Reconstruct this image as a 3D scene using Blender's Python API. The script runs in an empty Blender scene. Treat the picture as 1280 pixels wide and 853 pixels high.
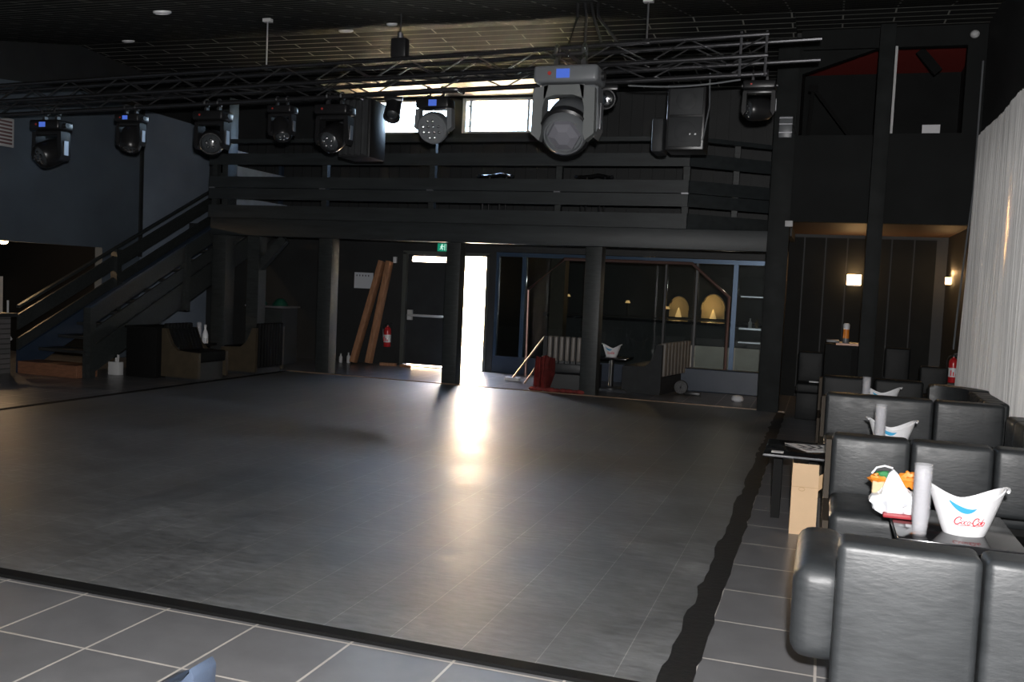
import bpy, bmesh, math, random
from mathutils import Vector, Matrix
random.seed(7)
PI = math.pi
SC = bpy.context.scene
COL = SC.collection

# ------------------------------------------------------------------ materials
def nd(nt, t, **kw):
    n = nt.nodes.new(t)
    for k, v in kw.items():
        setattr(n, k, v)
    return n

def mat(name, col, rough=0.5, metal=0.0, spec=0.5, var=0.0, vscale=8.0, bump=0.0, bscale=40.0,
        stretch=(1, 1, 1), emit=None, estr=0.0, rvar=0.0, trans=0.0, coat=0.0):
    m = bpy.data.materials.new(name); m.use_nodes = True
    nt = m.node_tree; b = nt.nodes['Principled BSDF']
    b.inputs['Base Color'].default_value = (*col, 1)
    b.inputs['Roughness'].default_value = rough
    b.inputs['Metallic'].default_value = metal
    b.inputs['Specular IOR Level'].default_value = spec
    b.inputs['Coat Weight'].default_value = coat
    if emit:
        b.inputs['Emission Color'].default_value = (*emit, 1)
        b.inputs['Emission Strength'].default_value = estr
    if var or bump or rvar:
        tc = nd(nt, 'ShaderNodeTexCoord'); mp = nd(nt, 'ShaderNodeMapping')
        mp.inputs['Scale'].default_value = stretch
        nt.links.new(tc.outputs['Object'], mp.inputs['Vector'])
    if var or rvar:
        n = nd(nt, 'ShaderNodeTexNoise'); n.inputs['Scale'].default_value = vscale; n.inputs['Detail'].default_value = 6
        nt.links.new(mp.outputs[0], n.inputs['Vector'])
        if var:
            r = nd(nt, 'ShaderNodeValToRGB')
            r.color_ramp.elements[0].position = 0.3; r.color_ramp.elements[1].position = 0.7
            r.color_ramp.elements[0].color = (*[c * (1 - var) for c in col], 1)
            r.color_ramp.elements[1].color = (*[min(1, c * (1 + var)) for c in col], 1)
            nt.links.new(n.outputs['Fac'], r.inputs['Fac']); nt.links.new(r.outputs[0], b.inputs['Base Color'])
        if rvar:
            q = nd(nt, 'ShaderNodeMapRange')
            q.inputs['To Min'].default_value = max(0.02, rough - rvar); q.inputs['To Max'].default_value = min(1, rough + rvar)
            q.inputs['From Min'].default_value = 0.3; q.inputs['From Max'].default_value = 0.7
            nt.links.new(n.outputs['Fac'], q.inputs['Value']); nt.links.new(q.outputs[0], b.inputs['Roughness'])
    if bump:
        n2 = nd(nt, 'ShaderNodeTexNoise'); n2.inputs['Scale'].default_value = bscale; n2.inputs['Detail'].default_value = 4
        nt.links.new(mp.outputs[0], n2.inputs['Vector'])
        bp = nd(nt, 'ShaderNodeBump'); bp.inputs['Strength'].default_value = bump; bp.inputs['Distance'].default_value = 0.01
        nt.links.new(n2.outputs['Fac'], bp.inputs['Height']); nt.links.new(bp.outputs[0], b.inputs['Normal'])
    if trans:
        out = nt.nodes['Material Output']; t = nd(nt, 'ShaderNodeBsdfTransparent'); mx = nd(nt, 'ShaderNodeMixShader')
        mx.inputs['Fac'].default_value = trans
        nt.links.new(b.outputs[0], mx.inputs[1]); nt.links.new(t.outputs[0], mx.inputs[2]); nt.links.new(mx.outputs[0], out.inputs['Surface'])
    return m

def glass_mat(name, tint=(0.92, 0.94, 0.94), rough=0.02):
    m = bpy.data.materials.new(name); m.use_nodes = True; nt = m.node_tree
    nt.nodes.remove(nt.nodes['Principled BSDF']); out = nt.nodes['Material Output']
    t = nd(nt, 'ShaderNodeBsdfTransparent'); t.inputs['Color'].default_value = (*tint, 1)
    g = nd(nt, 'ShaderNodeBsdfGlossy'); g.inputs['Roughness'].default_value = rough
    f = nd(nt, 'ShaderNodeFresnel'); f.inputs['IOR'].default_value = 1.45
    mx = nd(nt, 'ShaderNodeMixShader')
    nt.links.new(f.outputs[0], mx.inputs['Fac']); nt.links.new(t.outputs[0], mx.inputs[1]); nt.links.new(g.outputs[0], mx.inputs[2])
    nt.links.new(mx.outputs[0], out.inputs['Surface'])
    return m

def brick_mat(name, c1, c2, mortar, bw, bh, ms, off=(0, 0, 0), rot=(0, 0, 0), rough=0.4, offset=0.0, bump=0.0, spec=0.5, rvar=0.0, dirt=0.0, mrough=None):
    m = bpy.data.materials.new(name); m.use_nodes = True; nt = m.node_tree; b = nt.nodes['Principled BSDF']
    tc = nd(nt, 'ShaderNodeTexCoord'); mp = nd(nt, 'ShaderNodeMapping')
    mp.inputs['Location'].default_value = off; mp.inputs['Rotation'].default_value = rot
    nt.links.new(tc.outputs['Object'], mp.inputs['Vector'])
    br = nd(nt, 'ShaderNodeTexBrick'); br.offset = offset; br.offset_frequency = 2; br.squash = 1
    br.inputs['Color1'].default_value = (*c1, 1); br.inputs['Color2'].default_value = (*c2, 1); br.inputs['Mortar'].default_value = (*mortar, 1)
    br.inputs['Scale'].default_value = 1; br.inputs['Mortar Size'].default_value = ms; br.inputs['Mortar Smooth'].default_value = 0.0
    br.inputs['Brick Width'].default_value = bw; br.inputs['Row Height'].default_value = bh; br.inputs['Bias'].default_value = 0
    nt.links.new(mp.outputs[0], br.inputs['Vector'])
    n = nd(nt, 'ShaderNodeTexNoise'); n.inputs['Scale'].default_value = 5; n.inputs['Detail'].default_value = 8; n.inputs['Roughness'].default_value = 0.65
    nt.links.new(tc.outputs['Object'], n.inputs['Vector'])
    mx = nd(nt, 'ShaderNodeMix', data_type='RGBA', blend_type='MULTIPLY'); mx.inputs['Factor'].default_value = 1
    mr = nd(nt, 'ShaderNodeMapRange'); mr.inputs['To Min'].default_value = 1 - dirt; mr.inputs['To Max'].default_value = 1 + dirt
    mr.inputs['From Min'].default_value = 0.3; mr.inputs['From Max'].default_value = 0.7
    nt.links.new(n.outputs['Fac'], mr.inputs['Value'])
    nt.links.new(br.outputs['Color'], mx.inputs['A']); nt.links.new(mr.outputs[0], mx.inputs['B'])
    nt.links.new(mx.outputs['Result'], b.inputs['Base Color'])
    b.inputs['Specular IOR Level'].default_value = spec
    r2 = nd(nt, 'ShaderNodeMapRange'); r2.inputs['To Min'].default_value = max(.03, rough - rvar); r2.inputs['To Max'].default_value = rough + rvar
    r2.inputs['From Min'].default_value = 0.3; r2.inputs['From Max'].default_value = 0.7
    nt.links.new(n.outputs['Fac'], r2.inputs['Value']); nt.links.new(r2.outputs[0], b.inputs['Roughness'])
    if bump:
        bp = nd(nt, 'ShaderNodeBump'); bp.inputs['Strength'].default_value = bump; bp.inputs['Distance'].default_value = 0.004; bp.invert = True
        nt.links.new(br.outputs['Fac'], bp.inputs['Height']); nt.links.new(bp.outputs[0], b.inputs['Normal'])
    return m

M = {}
M['tile'] = brick_mat('slate floor tile', (.145, .145, .150), (.165, .164, .170), (.52, .48, .44), .474, .5, .0058, off=(-.06, -.018, 0), rough=.30, rvar=.02, dirt=.12, bump=.25)
M['black'] = mat('matt black paint', (.022, .024, .025), .55, var=.25, vscale=3)
M['blackwall'] = mat('black painted wall', (.020, .0215, .022), .6, var=.2, vscale=2)
M['wood_black'] = mat('black stained timber', (.026, .030, .030), .5, var=.3, vscale=6, stretch=(1, 6, 6), bump=.15, bscale=20)
M['cabin'] = mat('dull black panel', (.012, .0132, .0132), .7, spec=.15, var=.2, vscale=2)
M['pillar'] = mat('dull dark timber', (.017, .019, .019), .65, spec=.2, var=.3, vscale=4)
M['bluewall_lit'] = mat('blue grey panel with window light', (.22, .265, .33), .55, var=.15, vscale=1.2)  # far end of the same wall, window light put into the colour
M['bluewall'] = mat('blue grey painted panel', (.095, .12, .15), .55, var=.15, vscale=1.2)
M['navy'] = mat('dark blue painted metal', (.022, .036, .062), .4)
M['bluerail'] = mat('board with blue window light', (.36, .42, .52), .5, var=.1)  # pale blue here is window light on the boards, put into their colour
M['fascia'] = mat('dark slate paint', (.026, .031, .033), .5, var=.25, vscale=4, stretch=(.5, 4, 4))
M['red_ceiling'] = mat('red painted ceiling', (.36, .040, .032), .6)
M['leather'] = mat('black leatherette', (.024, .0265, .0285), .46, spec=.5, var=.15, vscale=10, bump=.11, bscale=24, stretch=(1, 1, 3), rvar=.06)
M['leather_dark'] = mat('black leatherette with corner shade', (.009, .010, .0105), .55, spec=.25, bump=.1, bscale=24)  # darker copy of the leatherette, the rear corner's shade is in the colour
M['leather_brown'] = mat('brown vinyl edge', (.040, .030, .020), .65, spec=.25)
M['brown_side'] = mat('brown vinyl side', (.060, .046, .028), .55, var=.2)
M['grey_side'] = mat('dark grey vinyl', (.034, .036, .038), .6, spec=.3, var=.15)
M['channel'] = mat('taupe channelled vinyl', (.20, .18, .16), .45)
M['gloss_black'] = mat('gloss black laminate', (.012, .012, .013), .12, spec=.6)
M['metal_black'] = mat('black powder coated metal', (.018, .018, .019), .35, spec=.6)
M['chord'] = mat('black anodised tube', (.10, .10, .105), .16, metal=.8)
M['alu'] = mat('brushed aluminium', (.42, .42, .45), .35, metal=.9)
M['lattice'] = mat('dark steel lattice', (.10, .10, .105), .3, metal=.7)
M['bar_metal'] = mat('pale satin metal', (.70, .70, .68), .35, metal=.2)
M['door_frame'] = mat('grey green door frame', (.085, .09, .08), .5)
M['chrome'] = mat('chrome', (.75, .76, .78), .12, metal=1)
M['grey_plastic'] = mat('grey fixture plastic', (.16, .17, .18), .35)
M['grey_light'] = mat('pale grey fixture shell', (.17, .18, .18), .4)
M['dark_plastic'] = mat('black fixture plastic', (.014, .014, .015), .3)
M['lens'] = mat('fixture lens', (.05, .055, .06), .05, spec=1.0, coat=.6)
M['lens_grey'] = mat('grey prism lens', (.22, .22, .25), .1, spec=1.0, coat=.5)
M['display'] = mat('blue display', (.02, .04, .2), .2, emit=(.12, .25, 1.0), estr=.5)
M['red_led'] = mat('red button', (.5, .05, .04), .4)
M['green_led'] = mat('green lamp glass', (.01, .07, .045), .3)
M['white'] = mat('white plastic', (.80, .80, .82), .35)
M['pale_warm'] = mat('pale warm laminate', (.62, .57, .50), .5, var=.12, vscale=4)
M['white_soft'] = mat('white paint', (.62, .62, .62), .5)
M['whitish'] = mat('pale grey laminate', (.30, .28, .26), .4, var=.15, vscale=3)
M['curtain'] = mat('off white curtain cloth', (.93, .92, .90), .85, var=.04, vscale=2, bump=.1, bscale=60)
_nt = M['curtain'].node_tree; _nt.nodes['Principled BSDF'].inputs['Sheen Weight'].default_value = 1.0; _nt.nodes['Principled BSDF'].inputs['Sheen Roughness'].default_value = .5; _t = nd(_nt, 'ShaderNodeBsdfTranslucent'); _t.inputs['Color'].default_value = (.8, .76, .7, 1); _x = nd(_nt, 'ShaderNodeMixShader'); _x.inputs['Fac'].default_value = .18
_nt.links.new(_nt.nodes['Principled BSDF'].outputs[0], _x.inputs[1]); _nt.links.new(_t.outputs[0], _x.inputs[2]); _nt.links.new(_x.outputs[0], _nt.nodes['Material Output'].inputs['Surface'])
M['cardboard'] = mat('plain cardboard', (.66, .46, .28), .75, var=.08, vscale=4)
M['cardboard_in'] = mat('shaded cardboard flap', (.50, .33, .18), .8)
M['plank'] = mat('bare pine', (.42, .21, .11), .6, var=.25, vscale=5, stretch=(8, 8, 1))
M['plank_dark'] = mat('brown stair timber', (.22, .10, .055), .5, var=.25, vscale=5, stretch=(2, 8, 8))
M['trimwood'] = mat('varnished edge strip', (.28, .19, .12), .35, var=.25, vscale=3)
M['tape'] = mat('black gaffer tape', (.006, .006, .006), .55, bump=.3, bscale=30)
M['slit'] = mat('black rubber edge', (.008, .008, .008), .7, spec=.12)
M['red'] = mat('extinguisher red', (.55, .02, .025), .3, coat=.4)
M['redcloth'] = mat('dark red cloth', (.22, .035, .03), .8, var=.3, vscale=12, bump=.5, bscale=15)
M['red_text'] = mat('red print', (.75, .02, .04), .4)
M['blue_print'] = mat('sky blue print', (.05, .36, .62), .4)
M['orange'] = mat('orange wrapper', (.85, .27, .03), .45, bump=.6, bscale=25)
M['tan'] = mat('kraft paper', (.60, .47, .28), .7, bump=.4, bscale=20)
M['bag'] = mat('white carrier bag', (.82, .84, .88), .3, bump=.5, bscale=14)
M['maroon_packet'] = mat('maroon wrapper', (.35, .03, .04), .5)  # plain maroon of the red packet
M['green'] = mat('green wrapper', (.03, .22, .07), .5)
M['clear'] = mat('clear plastic cup', (.86, .86, .90), .16, spec=1.0, trans=.87)
M['glass'] = glass_mat('window glass')
M['partition'] = glass_mat('partition glass', (.80, .84, .84))
M['paper'] = mat('white paper', (.62, .65, .70), .7)
M['poster'] = mat('poster paper with glare', (.88, .85, .84), .5)  # near white, the sheet's glossy reflection is put into this colour
M['ink'] = mat('dark ink', (.05, .05, .06), .5)
M['exit'] = mat('exit sign green', (.01, .30, .18), .4, emit=(.02, .55, .32), estr=.35)
M['exit_white'] = mat('exit sign white', (.8, .9, .85), .4, emit=(.7, 1, .85), estr=.8)
M['warm'] = mat('lit lamp glass', (.9, .75, .5), .4, emit=(1, .62, .26), estr=14)
M['warm_shade'] = mat('frosted lamp bowl', (.8, .7, .55), .5, emit=(1, .66, .32), estr=5)
M['niche'] = mat('lit niche lamp', (.8, .6, .3), .4, emit=(1, .62, .24), estr=.5)
M['spotwhite'] = mat('small spot lamp', (.9, .9, .8), .4, emit=(1, .9, .7), estr=4)
M['copper'] = mat('bronze tube', (.20, .12, .10), .35, metal=.5)
M['bluemetal'] = mat('blue steel profile', (.06, .10, .16), .3, metal=.4)
M['glassbottle'] = mat('bottle glass', (.10, .07, .03), .1, spec=.9)
M['wallpanel'] = None
M['ground'] = mat('pale concrete', (.62, .48, .30), .8, var=.1, vscale=.6)
M['render'] = mat('cream render', (.80, .66, .46), .8)
M['bluebag'] = mat('blue grey plastic', (.09, .12, .18), .3, bump=.4, bscale=15)
M['brick'] = brick_mat('grey brick', (.10, .10, .10), (.14, .13, .13), (.03, .03, .03), .2, .07, .006, rot=(PI/2, 0, 0), rough=.6, offset=.5)

# dance floor boards: long boards running away from the camera, scuffed
def dance_mat():
    m = bpy.data.materials.new('scuffed dance floor'); m.use_nodes = True; nt = m.node_tree; b = nt.nodes['Principled BSDF']
    tc = nd(nt, 'ShaderNodeTexCoord'); mp = nd(nt, 'ShaderNodeMapping'); mp.inputs['Rotation'].default_value = (0, 0, PI/2); mp.inputs['Location'].default_value = (.3, -.28, 0)
    nt.links.new(tc.outputs['Object'], mp.inputs['Vector'])
    br = nd(nt, 'ShaderNodeTexBrick'); br.offset = .37; br.inputs['Scale'].default_value = 1
    br.inputs['Brick Width'].default_value = 2.44; br.inputs['Row Height'].default_value = .33; br.inputs['Mortar Size'].default_value = .0018; br.inputs['Mortar Smooth'].default_value = 0
    br.inputs['Color1'].default_value = (.108, .111, .113, 1); br.inputs['Color2'].default_value = (.122, .124, .125, 1); br.inputs['Mortar'].default_value = (.25, .245, .235, 1)
    nt.links.new(mp.outputs[0], br.inputs['Vector'])
    def noise(scale, det, st=(1, 1, 1), rough=.6):
        q = nd(nt, 'ShaderNodeMapping'); q.inputs['Scale'].default_value = st; nt.links.new(tc.outputs['Object'], q.inputs['Vector'])
        n = nd(nt, 'ShaderNodeTexNoise'); n.inputs['Scale'].default_value = scale; n.inputs['Detail'].default_value = det; n.inputs['Roughness'].default_value = rough
        nt.links.new(q.outputs[0], n.inputs['Vector']); return n
    n1 = noise(1.1, 8, (1, 1.6, 1), .7); n2 = noise(9, 6, (1, 3, 1), .7); n3 = noise(60, 3)
    def rng(n, a, c, lo, hi):
        r = nd(nt, 'ShaderNodeMapRange'); r.inputs['From Min'].default_value = a; r.inputs['From Max'].default_value = c
        r.inputs['To Min'].default_value = lo; r.inputs['To Max'].default_value = hi; nt.links.new(n.outputs['Fac'], r.inputs['Value']); return r
    m1 = nd(nt, 'ShaderNodeMath', operation='MULTIPLY'); nt.links.new(rng(n1, .3, .7, .6, 1.45).outputs[0], m1.inputs[0]); nt.links.new(rng(n2, .3, .7, .60, 1.40).outputs[0], m1.inputs[1])
    mx = nd(nt, 'ShaderNodeMix', data_type='RGBA', blend_type='MULTIPLY'); mx.inputs['Factor'].default_value = 1
    nt.links.new(br.outputs['Color'], mx.inputs['A']); nt.links.new(m1.outputs[0], mx.inputs['B'])
    # small pale specks of dust
    v = nd(nt, 'ShaderNodeTexVoronoi'); v.inputs['Scale'].default_value = 3.3; nt.links.new(tc.outputs['Object'], v.inputs['Vector'])
    lt = nd(nt, 'ShaderNodeMath', operation='LESS_THAN'); lt.inputs[1].default_value = .035; nt.links.new(v.outputs['Distance'], lt.inputs[0])
    sp = nd(nt, 'ShaderNodeMath', operation='MULTIPLY'); nt.links.new(lt.outputs[0], sp.inputs[0]); nt.links.new(rng(n3, .55, .6, 0, 1).outputs[0], sp.inputs[1])
    m2 = nd(nt, 'ShaderNodeMix', data_type='RGBA'); nt.links.new(sp.outputs[0], m2.inputs['Factor']); nt.links.new(mx.outputs['Result'], m2.inputs['A']); m2.inputs['B'].default_value = (.35, .34, .33, 1)
    nt.links.new(m2.outputs['Result'], b.inputs['Base Color'])
    rr = nd(nt, 'ShaderNodeMath', operation='ADD'); nt.links.new(rng(n1, .3, .7, .36, .47).outputs[0], rr.inputs[0]); nt.links.new(rng(n2, .3, .7, -.03, .05).outputs[0], rr.inputs[1])
    nt.links.new(rr.outputs[0], b.inputs['Roughness'])
    b.inputs['Specular IOR Level'].default_value = .5; b.inputs['Coat Weight'].default_value = .5; b.inputs['Coat Roughness'].default_value = .62
    bp = nd(nt, 'ShaderNodeBump'); bp.inputs['Strength'].default_value = .12; bp.inputs['Distance'].default_value = .01
    nt.links.new(n2.outputs['Fac'], bp.inputs['Height']); nt.links.new(bp.outputs[0], b.inputs['Normal'])
    return m
M['dance'] = dance_mat()
M['ceil_tile'] = brick_mat('black ceiling plank', (.026, .027, .027), (.034, .035, .034), (.34, .34, .31), 1.2, .19, .010, rough=.7, offset=.5, bump=.3, spec=.03)  # pale joint colour stands in for light glinting on plank edges

# ------------------------------------------------------------------ mesh builder
class G:
    def __init__(s): s.bm = bmesh.new()
    def _xf(s, vs, mtx):
        for v in vs: v.co = mtx @ v.co
    def box(s, x0, x1, y0, y1, z0, z1, bev=0, seg=2, mtx=None):
        r = bmesh.ops.create_cube(s.bm, size=1); vs = r['verts']
        for v in vs:
            v.co = Vector(((x0 + x1)/2 + v.co.x*(x1 - x0), (y0 + y1)/2 + v.co.y*(y1 - y0), (z0 + z1)/2 + v.co.z*(z1 - z0)))
        if bev:
            es = list({e for v in vs for e in v.link_edges})
            q = bmesh.ops.bevel(s.bm, geom=es, offset=bev, segments=seg, profile=.5, affect='EDGES')
            vs = list({v for f in q['faces'] for v in f.verts} | {v for v in vs if v.is_valid})
        if mtx: s._xf(vs, mtx)
        return s
    def beam(s, p0, p1, w, h, bev=0):
        p0, p1 = Vector(p0), Vector(p1); d = p1 - p0; L = d.length; x = d.normalized()
        up = Vector((0, 0, 1)) if abs(x.z) < .95 else Vector((0, 1, 0))
        y = up.cross(x).normalized(); z = x.cross(y)
        m = Matrix((( x.x, y.x, z.x, p0.x), (x.y, y.y, z.y, p0.y), (x.z, y.z, z.z, p0.z), (0, 0, 0, 1)))
        return s.box(0, L, -w/2, w/2, -h/2, h/2, bev, 2, m)
    def tube(s, pts, r, n=8, cap=True):
        pts = [Vector(p) for p in pts]; rings = []
        for i, p in enumerate(pts):
            t = (pts[min(i+1, len(pts)-1)] - pts[max(i-1, 0)]).normalized()
            up = Vector((0, 0, 1)) if abs(t.z) < .9 else Vector((1, 0, 0))
            a = t.cross(up).normalized(); b = t.cross(a)
            rr = r[i] if isinstance(r, (list, tuple)) else r
            rings.append([s.bm.verts.new(p + a*rr*math.cos(2*PI*k/n) + b*rr*math.sin(2*PI*k/n)) for k in range(n)])
        for A, B in zip(rings, rings[1:]):
            for k in range(n): s.bm.faces.new((A[k], A[(k+1) % n], B[(k+1) % n], B[k]))
        if cap:
            s.bm.faces.new(rings[0][::-1]); s.bm.faces.new(rings[-1])
        return s
    def lathe(s, prof, c=(0, 0, 0), n=24, mtx=None, sx=1, sy=1, cap=True):
        c = Vector(c); rings = []
        for r, z in prof:
            rings.append([s.bm.verts.new(Vector((max(r, 1e-4)*math.cos(2*PI*k/n)*sx, max(r, 1e-4)*math.sin(2*PI*k/n)*sy, z))) for k in range(n)])
        for A, B in zip(rings, rings[1:]):
            for k in range(n): s.bm.faces.new((A[k], A[(k+1) % n], B[(k+1) % n], B[k]))
        if cap:
            s.bm.faces.new(rings[0][::-1]); s.bm.faces.new(rings[-1])
        for R in rings:
            for v in R: v.co = (mtx @ v.co if mtx else v.co) + c
        return s
    def prism(s, poly, ax, a0, a1):
        def P(u, v, a): return Vector((a, u, v)) if ax == 'X' else Vector((u, a, v)) if ax == 'Y' else Vector((u, v, a))
        A = [s.bm.verts.new(P(u, v, a0)) for u, v in poly]; B = [s.bm.verts.new(P(u, v, a1)) for u, v in poly]
        s.bm.faces.new(A[::-1]); s.bm.faces.new(B)
        n = len(poly)
        for i in range(n): s.bm.faces.new((A[i], A[(i+1) % n], B[(i+1) % n], B[i]))
        return s
    def sphere(s, c, r, sc=(1, 1, 1), u=16, v=10):
        q = bmesh.ops.create_uvsphere(s.bm, u_segments=u, v_segments=v, radius=r)
        for w in q['verts']: w.co = Vector((w.co.x*sc[0] + c[0], w.co.y*sc[1] + c[1], w.co.z*sc[2] + c[2]))
        return s
    def ribbon(s, pts, w, th, plane):
        """flat stroke of width w along 2D pts; plane maps (u,v,n) to a point"""
        P = [Vector(p) for p in pts]; L = []
        for i, p in enumerate(P):
            t = (P[min(i+1, len(P)-1)] - P[max(i-1, 0)])
            t = t.normalized() if t.length > 1e-9 else Vector((1, 0)); nrm = Vector((-t.y, t.x))
            a, b = p + nrm*w/2, p - nrm*w/2
            L.append([s.bm.verts.new(plane(a.x, a.y, 0)), s.bm.verts.new(plane(b.x, b.y, 0)), s.bm.verts.new(plane(b.x, b.y, th)), s.bm.verts.new(plane(a.x, a.y, th))])
        for A, B in zip(L, L[1:]):
            for k in range(4): s.bm.faces.new((A[k], A[(k+1) % 4], B[(k+1) % 4], B[k]))
        s.bm.faces.new(L[0][::-1]); s.bm.faces.new(L[-1])
        return s
    def build(s, name, m, parent=None, smooth=True, ang=35, loc=None):
        bmesh.ops.recalc_face_normals(s.bm, faces=s.bm.faces)
        me = bpy.data.meshes.new(name); s.bm.to_mesh(me); s.bm.free()
        me.materials.append(M[m] if isinstance(m, str) else m)
        if smooth:
            for p in me.polygons: p.use_smooth = True
            me.set_sharp_from_angle(angle=math.radians(ang))
        o = bpy.data.objects.new(name, me); COL.objects.link(o)
        if parent: o.parent = parent
        if loc: o.location = loc
        return o

def tag(o, label=None, cat=None, group=None, kind=None):
    if label: o['label'] = label
    if cat: o['category'] = cat
    if group: o['group'] = group
    if kind: o['kind'] = kind
    return o
def thing(name, label, cat, loc=(0, 0, 0), rz=0, group=None):
    o = bpy.data.objects.new(name, None); COL.objects.link(o); o.empty_display_size = .1
    o.location = loc; o.rotation_euler = (0, 0, rz)
    return tag(o, label, cat, group)
def struct(name, g, m, smooth=False):
    return tag(g.build(name, m, smooth=smooth), kind='structure')
def one(name, g, m, label, cat, group=None):
    return tag(g.build(name, m), label, cat, group)
def dup(root, loc, rz=0, label=None, group=None):
    r = root.copy(); COL.objects.link(r); r.location = loc; r.rotation_euler = (0, 0, rz)
    if label: r['label'] = label
    if group: r['group'] = group
    for ch in list(root.children):
        c = ch.copy(); COL.objects.link(c); c.parent = r
        for q in list(ch.children):
            d = q.copy(); COL.objects.link(d); d.parent = c
    return r
def holed(g, x0, x1, z0, z1, holes, y0, y1):
    """wall slab in XZ between y0,y1 with rectangular holes (hx0,hx1,hz0,hz1)"""
    xs = sorted({x0, x1, *[h[0] for h in holes], *[h[1] for h in holes]}); zs = sorted({z0, z1, *[h[2] for h in holes], *[h[3] for h in holes]})
    for a, b in zip(xs, xs[1:]):
        run = None
        for c, d in zip(zs, zs[1:]):
            cx, cz = (a+b)/2, (c+d)/2
            if any(h[0] < cx < h[1] and h[2] < cz < h[3] for h in holes):
                if run: g.box(a, b, y0, y1, *run); run = None
            else: run = (run[0], d) if run else (c, d)
        if run: g.box(a, b, y0, y1, *run)
    return g
def ceil_z(y): return 5.05 - .21*(12.1 - y) if y < 12.1 else 5.05 - .06*(y - 12.1)

# ------------------------------------------------------------------ setting
XL, XR, YB, YF = -11.5, 1.72, 15.5, -1.8
struct('floor', G().box(-14.2, XR + .2, YF - .2, 20.3, -.2, 0), 'tile')
struct('dance_floor', G().box(-8.1, -.44, 3.62, 13.08, -.05, .012), 'dance')
# tape run with a ragged edge along the right side, rubber seam along the front and left
g = G(); L, R = [], []
y = 3.55
while y < 13.12:
    L.append((-.53 + random.uniform(-.018, .018), y)); R.append((-.405 + random.uniform(-.008, .008), y)); y += random.uniform(.07, .2)
va = [g.bm.verts.new((a, b, .0145)) for a, b in L]; vb = [g.bm.verts.new((a, b, .0145)) for a, b in R]
vc = [g.bm.verts.new((a, b, .006)) for a, b in R]
for i in range(len(va)-1):
    g.bm.faces.new((va[i], va[i+1], vb[i+1], vb[i])); g.bm.faces.new((vb[i], vb[i+1], vc[i+1], vc[i]))
struct('trim_1', g, 'tape')
struct('trim_2', G().box(-8.2, -.40, 3.545, 3.622, -.01, .016), 'slit')
struct('trim_3', G().box(-8.17, -8.08, 3.54, 13.1, -.01, .016), 'slit')
struct('trim_4', G().box(-8.15, -.42, 13.08, 13.13, -.01, .022), 'trimwood')

# ceiling: rising from the front to a ridge, then nearly flat to the back wall
def ceiling_slab(name, y0, y1, x1=XR + .1):
    z0, z1 = ceil_z(y0 + 1e-6), ceil_z(y1 - 1e-6); L = math.hypot(y1-y0, z1-z0)
    o = struct(name, G().box(XL - .1, x1, 0, L, 0, .15), 'ceil_tile'); o.location = (0, y0, z0); o.rotation_euler = (math.atan2(z1-z0, y1-y0), 0, 0); return o
ceiling_slab('ceiling', YF - .2, 12.1); ceiling_slab('ceiling_2', 12.1, 15.7, -.56)
struct('ceiling_4', G().box(-8.4, -4.2, 14.2, 15.5, 4.835, 4.90), brick_mat('ceiling tile with window light', (.46, .42, .36), (.50, .46, .39), (.8, .75, .65), .6, .3, .01, rough=.6, offset=.5))  # ceiling strip by the windows, their light put into the tile colour
struct('ceiling_3', G().box(-.56, XR + .1, 12.1, 15.7, 5.06, 5.2), 'ceil_tile')
struct('trim_14', G().prism([(5.9, 3.72), (12.1, 4.35), (15.5, 4.30), (15.5, 4.9), (12.1, 5.1), (5.9, 3.80)], 'X', XL, XL + .012), 'blackwall')
# left wall (blue grey) with a low opening to a side room
g = G()
def yz_wall(g, x0, x1, y0, y1, zb):
    ys = [y0, 12.1, y1] if y0 < 12.1 < y1 else [y0, y1]
    poly = [(y0, zb), (y1, zb)] + [(yy, ceil_z(yy) + .05 + (.35 if yy > 12 and x0 > 0 else 0)) for yy in ys[::-1]]
    g.prism(poly, 'X', x0, x1)
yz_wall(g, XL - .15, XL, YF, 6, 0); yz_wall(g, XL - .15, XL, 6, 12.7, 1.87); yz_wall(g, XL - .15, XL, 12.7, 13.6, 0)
struct('wall_left', g, 'bluewall'); g = G(); yz_wall(g, XL - .15, XL, 13.6, 15.65, 0); struct('wall_left_2', g, 'bluewall_lit')
struct('trim_5', G().box(XL, XL + .035, 13.55, 13.62, 1.75, 4.95), 'black')
g = G(); g.box(-13.9, -13.8, 5.8, 12.9, 0, 2.0); g.box(-13.8, XL - .15, 12.8, 12.9, 0, 2.0); g.box(-13.8, XL - .15, 5.8, 5.9, 0, 2); g.box(-13.8, XL - .15, 5.9, 12.8, 1.9, 2.0)
struct('wall_side_room', g, 'slit')
struct('trim_6', G().box(-13.8, -13.72, 6, 12.78, 0, 1.3), 'white_soft')
# right wall
g = G(); yz_wall(g, XR, XR + .15, YF, 15.65, 0); struct('wall_right', g, 'blackwall')
g = G(); g.box(XL, XR, YF - .15, YF, 0, 2.4); struct('wall_front', g, 'blackwall')

# back wall: doors, partition opening and two high windows
DX0, DX1 = -7.28, -5.62
g = G()
holed(g, XL, XR, 0, 5.06, [(DX0, DX1, -.1, 2.06), (-5.5, -.72, -.1, 2.13), (-8.15, -6.49, 4.19, 4.80), (-6.26, -4.42, 4.19, 4.80)], YB, YB + .15)
struct('wall_back', g, 'blackwall')
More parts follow.
